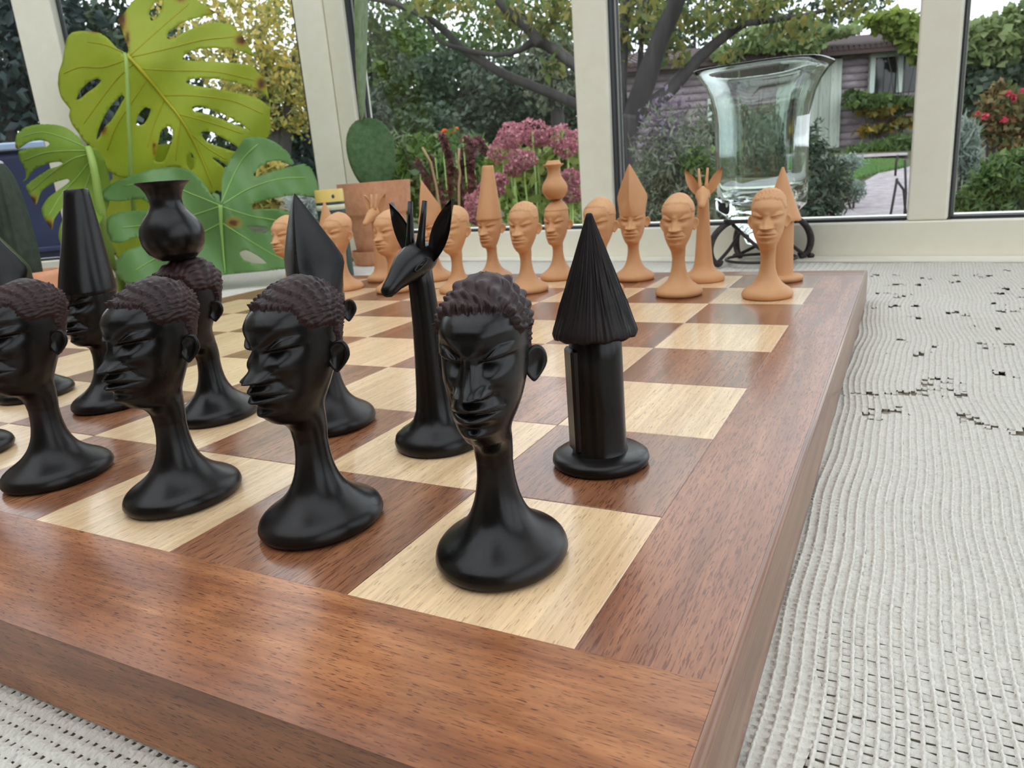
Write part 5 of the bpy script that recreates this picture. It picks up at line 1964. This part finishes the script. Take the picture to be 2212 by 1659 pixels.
# --- shed ---------------------------------------------------------------------
DS = 16.4
shed = empty('garden_shed', gp(XZ(1700, 320, DS)[0], DS, ground_z(DS)), 'long log walled garden shed with a pale green door and vine on its roof', 'shed')
so = shed.location
def sx(px, py=220): return XZ(px, py, DS)[0]
def sz(px, py): return XZ(px, py, DS)[1]
ze = sz(1700, 121)           # eaves
zg = ground_z(DS) - 0.15
def pbox(mb, x0, x1, d0, d1, z0, z1):
    p = [gp(x0, d0, z0), gp(x1, d0, z0), gp(x1, d1, z0), gp(x0, d1, z0), gp(x0, d0, z1), gp(x1, d0, z1), gp(x1, d1, z1), gp(x0, d1, z1)]
    return mb.hexa([q - so for q in p])
xl, xr = sx(1340), sx(2330)
d0_, d1_ = sx(1694), sx(1816)            # door
w0_, w1_ = sx(1878, 160), sx(2010, 160)  # window
wz0, wz1 = sz(1900, 203), sz(1900, 114)
pbox(MB(), xl, xr, DS + 0.12, DS + 3.0, zg, ze + 0.1).build('shed_body', M['roofing'], shed)
nlog = 14
hl = (ze - zg) / nlog
for k in range(nlog):
    z = zg + hl * (k + 0.5)
    segs = [(xl, d0_), (d1_, w0_), (w1_, xr)] if wz0 < z < wz1 else [(xl, d0_), (d1_, xr)]
    for a, b in segs:
        mb = MB()
        mb.tube([gp(a, DS + 0.10, z) - so, gp(b, DS + 0.10, z) - so], hl * 0.56, 10)
        lo_ = mb.build('log', None, shed, True)
        lo_.data.materials.append(M['log'])
xm = d0_
for k in range(5):
    pbox(MB(), d0_ + (d1_ - d0_) * (k + 0.02) / 5, d0_ + (d1_ - d0_) * (k + 0.98) / 5, DS - 0.02, DS + 0.05, ground_z(DS), sz(1750, 132)).build('door_plank', M['shed_door'], shed)
fr = pbox(MB(), w0_, w0_ + 0.10, DS - 0.04, DS + 0.05, wz0, wz1)
pbox(fr, w0_ + 0.10, w1_, DS - 0.04, DS + 0.05, wz1 - 0.09, wz1)
pbox(fr, w0_ + 0.58, w0_ + 0.68, DS - 0.04, DS + 0.05, wz0, wz1)
pbox(fr, w1_ - 0.1, w1_, DS - 0.04, DS + 0.05, wz0, wz1)
wf = fr.build('window_frame', M['shed_trim'], shed)
pbox(MB(), w0_ + 0.10, w0_ + 0.58, DS + 0.02, DS + 0.04, wz0, wz1 - 0.09).build('pane', M['dark_pane'], wf)
pbox(MB(), w0_ + 0.68, w1_ - 0.1, DS + 0.02, DS + 0.04, wz0, wz1 - 0.09).build('pane', M['dark_pane'], wf)
w2 = sx(1528, 240)
f2 = pbox(MB(), w2, w2 + 0.09, DS - 0.04, DS + 0.05, sz(1528, 262), sz(1528, 214))
f2.build('window_frame', M['shed_trim'], shed)
# roof: overhanging, ribbed sheets
x = xl - 0.3
zt_ = ze + 0.42
n_ = 0
while x < xr + 0.3:
    mb = MB()
    for q in range(4):
        xa = x + q * 0.11
        p = [gp(xa, DS - 0.45, ze - 0.03), gp(xa + 0.075, DS - 0.45, ze - 0.03), gp(xa + 0.075, DS + 1.6, zt_), gp(xa, DS + 1.6, zt_),
             gp(xa, DS - 0.45, ze + 0.05), gp(xa + 0.075, DS - 0.45, ze + 0.05), gp(xa + 0.075, DS + 1.6, zt_ + 0.08), gp(xa, DS + 1.6, zt_ + 0.08)]
        mb.hexa([v - so for v in p])
    p = [gp(x, DS - 0.44, ze - 0.02), gp(x + 0.43, DS - 0.44, ze - 0.02), gp(x + 0.43, DS + 1.6, zt_), gp(x, DS + 1.6, zt_),
         gp(x, DS - 0.44, ze + 0.02), gp(x + 0.43, DS - 0.44, ze + 0.02), gp(x + 0.43, DS + 1.6, zt_ + 0.05), gp(x, DS + 1.6, zt_ + 0.05)]
    mb.hexa([v - so for v in p])
    mb.build('roof_sheet', M['roofing'], shed)
    x += 0.44
fa = pbox(MB(), xl - 0.3, xr + 0.3, DS - 0.43, DS - 0.38, ze - 0.11, ze + 0.0)
fa.build('fascia', M['roofing'], shed)


def shrub(name, label, cat, crown, leaf, mat, seed, aspect=0.5, up=0.0, group=None, stems=True, shell=0.2, z0=None, extra=None):
    pts = []
    px0, py0, D0 = crown[0][:3]
    base = gp(XZ(px0, py0, D0)[0], D0, ground_z(D0) if z0 is None else z0)
    root = empty(name, base, label, cat, group)
    mb = MB()
    for k, (px, py, D, rx, rz, n) in enumerate(crown):
        X, z = XZ(px, py, D)
        pts.append(blob((X, D, z), (rx, rx * 0.8, rz), n, seed * 17 + k, shell))
        t = gp(X, D, z) - base
        mb.tube([(0, 0, -0.03), (t.x * 0.5, t.y * 0.5, t.z * 0.6), t], [0.012, 0.009, 0.004], 5)
    leaves('foliage', togarden(np.concatenate(pts)), leaf, M[mat], root, seed, aspect, up, base)
    if stems:
        mb.build('stems', M['bark'], root, True)
    if extra:
        for nm, cen, lf, m2, asp in extra:
            leaves(nm, togarden(np.concatenate(cen)), lf, M[m2], root, seed + 5, asp, 0, base)
    return root


def bl(px, py, D, rx, rz, n, seed, shell=0.1):
    X, z = XZ(px, py, D)
    return blob((X, D, z), (rx, rx * 0.8, rz), n, seed, shell)


DV = 16.0
shrub('climbing_vine', 'green vine rambling along the shed roof edge above the door', 'vine', [(1640, 100, DV, 0.75, 0.18, 420), (1720, 100, DV, 0.6, 0.22, 400), (1570, 122, DV, 0.4, 0.15, 150), (1660, 66, DV, 1.0, 0.10, 260), (1800, 72, DV, 0.6, 0.10, 200)], 0.17, 'f_vine', 51, 0.8, 0.4)
shrub('climbing_vine', 'yellow green vine hanging over the right end of the shed window', 'vine', [(1960, 65, DV, 0.42, 0.36, 560), (1930, 50, DV, 0.4, 0.24, 320), (1982, 110, DV, 0.22, 0.3, 240), (1900, 42, DV, 0.5, 0.12, 220)], 0.17, 'f_lime', 52, 0.8, 0.4)
shrub('climbing_vine', 'green and gold vine on the shed wall below the window', 'vine', [(1890, 222, DV, 0.60, 0.15, 340), (1950, 226, DV, 0.45, 0.15, 240), (1850, 208, DV, 0.26, 0.12, 100)], 0.16, 'f_green', 53, 0.8, 0.4, None, True, 0.2, None,
      [('gold_leaves', [bl(1905, 240, DV, 0.5, 0.12, 170, 77), bl(1950, 266, DV, 0.35, 0.12, 80, 78), bl(1890, 280, DV, 0.45, 0.10, 80, 79)], 0.17, 'f_vgold', 0.8)])
shrub('ivy_mass', 'dense ivy hanging from the roof edge in the right hand window', 'ivy', [(2130, 95, 13, 0.6, 0.42, 900), (2200, 80, 13, 0.55, 0.5, 900), (2270, 100, 13, 0.6, 0.5, 700)], 0.17, 'f_vine', 54, 0.85, 0.4)
shrub('ivy_mass', 'dark lower ivy behind the red roses', 'ivy', [(2110, 190, 13, 0.7, 0.4, 1200), (2200, 180, 13, 0.7, 0.45, 1000), (2280, 200, 13, 0.7, 0.6, 800)], 0.15, 'f_hedge', 55, 0.8, 0.4)
shrub('rose_bush', 'russet rose bush with pink red blooms in the right hand window', 'bush', [(2155, 240, 4.6, 0.13, 0.16, 700), (2190, 290, 4.6, 0.16, 0.16, 600), (2130, 270, 4.6, 0.10, 0.10, 350), (2160, 195, 4.6, 0.05, 0.07, 90), (2240, 240, 4.6, 0.16, 0.16, 400)], 0.045, 'f_russet', 56, 0.6, 0, None, True, 0.15, None,
      [('blooms', [bl(2190, 210, 4.5, 0.02, 0.018, 40, 1), bl(2178, 203, 4.5, 0.015, 0.015, 24, 2), bl(2128, 252, 4.5, 0.02, 0.016, 36, 3), bl(2169, 259, 4.5, 0.02, 0.016, 36, 4), bl(2113, 243, 4.5, 0.013, 0.012, 18, 5), bl(2210, 196, 4.5, 0.014, 0.012, 22, 6)], 0.022, 'f_rose', 0.8)])
shrub('green_shrub', 'fresh green shrub low in the right hand window', 'bush', [(2150, 400, 3.6, 0.12, 0.14, 900), (2200, 370, 3.6, 0.14, 0.12, 700), (2100, 440, 3.6, 0.10, 0.10, 500), (2240, 430, 3.6, 0.16, 0.16, 600), (2180, 460, 3.6, 0.2, 0.10, 600)], 0.055, 'f_green', 57, 0.35, -0.5)
shrub('silver_shrub', 'silvery grass like plant against the right hand window post', 'plant', [(2080, 300, 3.8, 0.07, 0.10, 260), (2092, 345, 3.8, 0.06, 0.10, 200)], 0.10, 'f_silver', 58, 0.14, -1.0)

shrub('lavender_bush', 'tall airy lavender bush right of the tree trunk', 'bush', [(1440, 340, 3.9, 0.19, 0.26, 1300), (1490, 400, 3.9, 0.20, 0.20, 1000), (1400, 430, 3.9, 0.13, 0.16, 600), (1500, 300, 4.1, 0.10, 0.16, 300), (1450, 460, 3.9, 0.24, 0.12, 900)], 0.05, 'f_grey', 59, 0.22, -0.6, None, True, 0.15, None,
      [('flower_spikes', [bl(1440, 245, 3.9, 0.14, 0.14, 160, 21), bl(1420, 300, 3.9, 0.13, 0.12, 140, 22), bl(1500, 360, 3.9, 0.16, 0.14, 60, 23)], 0.03, 'f_laven', 0.5),
       ('leafy_shoots', [bl(1505, 352, 3.8, 0.09, 0.08, 240, 24), bl(1520, 400, 3.8, 0.08, 0.08, 160, 25)], 0.05, 'f_green', 0.4)])
shrub('garden_shrub', 'dark bushy shrub at the left edge of the path, right of the vase', 'bush', [(1770, 420, 5.6, 0.25, 0.24, 1500), (1740, 360, 5.6, 0.2, 0.3, 1000), (1800, 380, 5.8, 0.12, 0.12, 380), (1700, 440, 5.4, 0.3, 0.24, 1200)], 0.07, 'f_hedge', 60, 0.3, -0.4)
shrub('garden_shrub', 'low grey green tuft at the bend of the path', 'bush', [(1845, 412, 6.3, 0.10, 0.09, 420), (1822, 420, 6.3, 0.08, 0.07, 200)], 0.06, 'f_silver', 61, 0.25, -0.8)
shrub('garden_shrub', 'silvery shrub spreading above the dark bush by the path', 'bush', [(1820, 352, 6.6, 0.2, 0.08, 380), (1790, 372, 6.6, 0.18, 0.08, 260)], 0.08, 'f_silver', 62, 0.25, 0)
shrub('garden_shrub', 'hazy grey green shrubs behind the glass vase', 'bush', [(1620, 360, 6.5, 0.36, 0.36, 1600), (1560, 300, 6.8, 0.26, 0.30, 900), (1660, 300, 7.0, 0.3, 0.26, 900), (1600, 440, 6.0, 0.4, 0.2, 1000)], 0.09, 'f_grey', 63, 0.35, -0.3)
shrub('border_plants', 'strap leaved green plants along the foot of the shed', 'plant', [(1900, 322, 14.2, 0.5, 0.13, 500), (1945, 312, 14.2, 0.4, 0.2, 400), (1870, 326, 14.2, 0.4, 0.1, 300), (1980, 318, 14.2, 0.4, 0.16, 300)], 0.22, 'f_green', 64, 0.2, -0.8)
shrub('green_shrub', 'mixed green leaves filling behind the sedum stems', 'bush', [(1150, 400, 2.7, 0.12, 0.12, 800), (1220, 370, 2.7, 0.08, 0.13, 520), (1100, 360, 2.8, 0.09, 0.09, 380), (1180, 470, 2.7, 0.14, 0.08, 500)], 0.055, 'f_lime', 65, 0.4, -0.2)
shrub('green_shrub', 'dim green undergrowth behind the maroon tassels', 'bush', [(940, 400, 3.4, 0.22, 0.14, 1200), (1010, 380, 3.4, 0.14, 0.14, 700), (880, 370, 3.4, 0.14, 0.16, 800), (960, 330, 3.6, 0.2, 0.09, 500)], 0.06, 'f_green', 66, 0.4, -0.2)
shrub('ornamental_grass', 'clump of yellowing bamboo like leaves glimpsed between the monstera leaves', 'plant', [(590, 385, 2.6, 0.05, 0.08, 260), (575, 430, 2.6, 0.06, 0.06, 220), (620, 430, 2.6, 0.05, 0.05, 140)], 0.07, 'f_yellow', 67, 0.3, -1.2)
shrub('ornamental_grass', 'fine white grass left of the small tin, under the monstera leaf', 'plant', [(668, 430, 2.3, 0.035, 0.05, 240), (640, 440, 2.3, 0.03, 0.05, 160), (690, 470, 2.3, 0.03, 0.03, 120)], 0.10, 'f_white', 68, 0.03, -0.4)

# --- sedum: one thing per stem, alike in every way -----------------------------------
sed = [(1100, 300, 2.5, 30), (1085, 325, 2.5, 34), (1130, 345, 2.45, 30), (1150, 285, 2.55, 36), (1105, 285, 2.6, 26), (1160, 300, 2.6, 24), (1205, 295, 2.55, 34), (1225, 320, 2.5, 26), (1060, 410, 2.4, 30),
       (1035, 440, 2.4, 34), (1075, 390, 2.4, 22), (1230, 385, 2.45, 26), (1235, 420, 2.45, 24), (1030, 470, 2.4, 20), (1110, 365, 2.45, 22), (1248, 300, 2.6, 26)]
ORD = ['leftmost', 'second from the left', 'third from the left', 'fourth from the left', 'fifth from the left', 'sixth from the left', 'seventh from the left', 'eighth from the left', 'ninth from the left']
sedl = {}
for lo_, hi_, nm in ((0, 335, 'upper row'), (335, 400, 'middle row'), (400, 999, 'lowest row')):
    row_ = sorted([k for k, q in enumerate(sed) if lo_ <= q[1] < hi_], key=lambda k: sed[k][0])
    for o_, k in enumerate(row_):
        sedl[k] = 'pink sedum flower head, %s in the %s' % (ORD[o_], nm)
for k, (px, py, D, rp) in enumerate(sed):
    X, z = XZ(px, py, D)
    r_ = rp * D / FPX * 0.95
    base = gp(X + 0.01 * math.sin(k), D + 0.02, 0.3)
    e = empty('sedum', base, sedl[k], 'flower', 'pink sedum flowers')
    c = gp(X, D, z) - base
    MB().tube([(0, 0, 0), (c.x * 0.4, c.y * 0.4, c.z * 0.5), c], [0.005, 0.004, 0.003], 6).build('stem', M['stem'], e, True)
    p = blob((0, 0, 0), (r_, r_, r_ * 0.72), 420, 700 + k, 0.75)
    leaves('flower_head', togarden(p + np.array([[X, D, z]])), 0.012, M['f_pink'], e, 800 + k, 0.75, 0, base)
    lf = [(0, 0, 0)]
    rr_ = random.Random(k)
    pl_ = [base + Vector((c.x * t, c.y * t, c.z * t)) + Vector((rr_.uniform(-.03, .03), rr_.uniform(-.03, .03), 0)) for t in [rr_.uniform(0.35, 0.92) for _ in range(14)]]
    leaves('stem_leaves', [tuple(q) for q in pl_], 0.06, M['f_lime'], e, 900 + k, 0.45, -0.3, base)

# --- maroon tassels ------------------------------------------------------------------
tas = [(955, 295, 2.9, 120, 20), (1000, 300, 2.8, 150, 26), (985, 330, 2.85, 110, 22), (1020, 310, 2.9, 90, 20), (940, 340, 3.0, 120, 14), (1045, 300, 3.0, 60, 18), (905, 350, 3.0, 90, 14)]
tasl = {k: 'maroon drooping amaranth tassel, %s in the middle window' % ORD[o_] for o_, k in enumerate(sorted(range(len(tas)), key=lambda k: tas[k][0]))}
for k, (px, py, D, drop, wpx) in enumerate(tas):
    X, z = XZ(px, py, D)
    base = gp(X, D, 0.3)
    e = empty('amaranth', base, tasl[k], 'flower', 'maroon amaranth tassels')
    pts = []
    for s in range(14):
        t = s / 13
        pts.append(blob((X + 0.02 * math.sin(k + t * 3) + 0.012 * k % 0.03 * t, D, z - t * drop * D / FPX), (wpx / 2 * D / FPX * (1.1 - 0.6 * t),) * 2 + (0.014,), 26, 1000 + k * 20 + s, 0.1))
    leaves('tassel', togarden(np.concatenate(pts)), 0.022, M['f_maroon'], e, 1200 + k, 0.6, 0.3, base)
    c = gp(X, D, z) - base
    MB().tube([(0, 0, 0), c * 0.6, c], [0.005, 0.004, 0.002], 6).build('stem', M['stem'], e, True)

for px, py, lab in ((962, 287, 'left of the two orange marigold flowers'), (983, 283, 'right of the two orange marigold flowers')):
    D = 4.2
    X, z = XZ(px, py, D)
    base = gp(X, D, 0.3)
    e = empty('marigold', base, lab, 'flower')
    leaves('flower_head', togarden(blob((X, D, z), (0.02, 0.02, 0.016), 120, px, 0.2)), 0.02, M['f_orange'], e, px, 0.8, 0, base)
    MB().tube([(0, 0, 0), gp(X, D, z) - base], 0.004, 6).build('stem', M['stem'], e, True)

for lab, P2, D in (('bent dry straw stalk behind the left pale mitre', [(912, 318, 0), (930, 350, 0), (942, 400, 0), (948, 440, 0)], 2.2),
                   ('upright dry straw stalk left of the pink sedum', [(992, 320, 0), (990, 350, 0), (994, 375, 0), (991, 400, 0), (992, 470, 0)], 2.2)):
    pts = [G(a, b, D) for a, b, _ in P2]
    base = Vector((pts[-1].x, pts[-1].y, 0.3))
    mb = MB()
    mb.tube([p - base for p in pts] + [Vector((0, 0, 0))], [0.0035] * (len(pts)) + [0.004], 6)
    tag(mb.build('dry_stalk', M['f_straw'], None, True, 0, base), lab, 'stalk')

# yellow flower by the shed path
D = 7.2
X, z = XZ(1797, 333, D)
base = gp(X, D, ground_z(D))
e = empty('yellow_flower', base, 'single small yellow flower above the shrubs before the shed door', 'flower')
leaves('flower_head', togarden(blob((X, D, z), (0.022, 0.022, 0.02), 60, 5, 0.2)), 0.022, M['f_yellow'], e, 5, 0.8, 0, base)
MB().tube([(0, 0, 0), gp(X, D, z) - base], 0.005, 6).build('stem', M['stem'], e, True)

# dark plant support by the path
D = 4.6
base = gp(XZ(1945, 480, D)[0], D, 0.3)
sup = empty('plant_support', base, 'thin dark twig support standing on the path near the window post', 'plant support')
for P2 in ([(1938, 385), (1930, 430), (1920, 485)], [(1936, 388), (1952, 410), (1958, 480)], [(1934, 380), (1936, 350), (1940, 335)], [(1955, 345), (1957, 420), (1952, 490)]):
    mb = MB()
    P = [G(a, b, D) - base for a, b in P2]
    mb.tube(P, 0.0075, 6)
    mb.build('twig', M['bark'], sup, True)

# --- blue bin outside the left window -----------------------------------------------
D = 2.0
X, zt2 = XZ(70, 304, D)
b0 = gp(X - 0.24, D + 0.25, 0.3)
bn = empty('blue_bin', b0, 'big dark blue plastic bin with a pale rim outside the left window', 'bin', None, math.atan2(RH.y, RH.x) + 0.15)
h_ = zt2 - 0.3
MB().hexa([(-.26, -.24, 0), (.26, -.24, 0), (.26, .24, 0), (-.26, .24, 0), (-.30, -.27, h_ - 0.02), (.30, -.27, h_ - 0.02), (.30, .27, h_ - 0.02), (-.30, .27, h_ - 0.02)]).build('tub', M['bin'], bn, False, 0.02)
MB().box((-.31, -.28, h_ - 0.02), (.31, .28, h_)).build('rim', M['rim_pale'], bn, False, 0.006)
MB().box((-.29, -.283, h_ * 0.62), (.29, -.255, h_ * 0.64)).build('ridge', M['bin'], bn, False, 0.004)
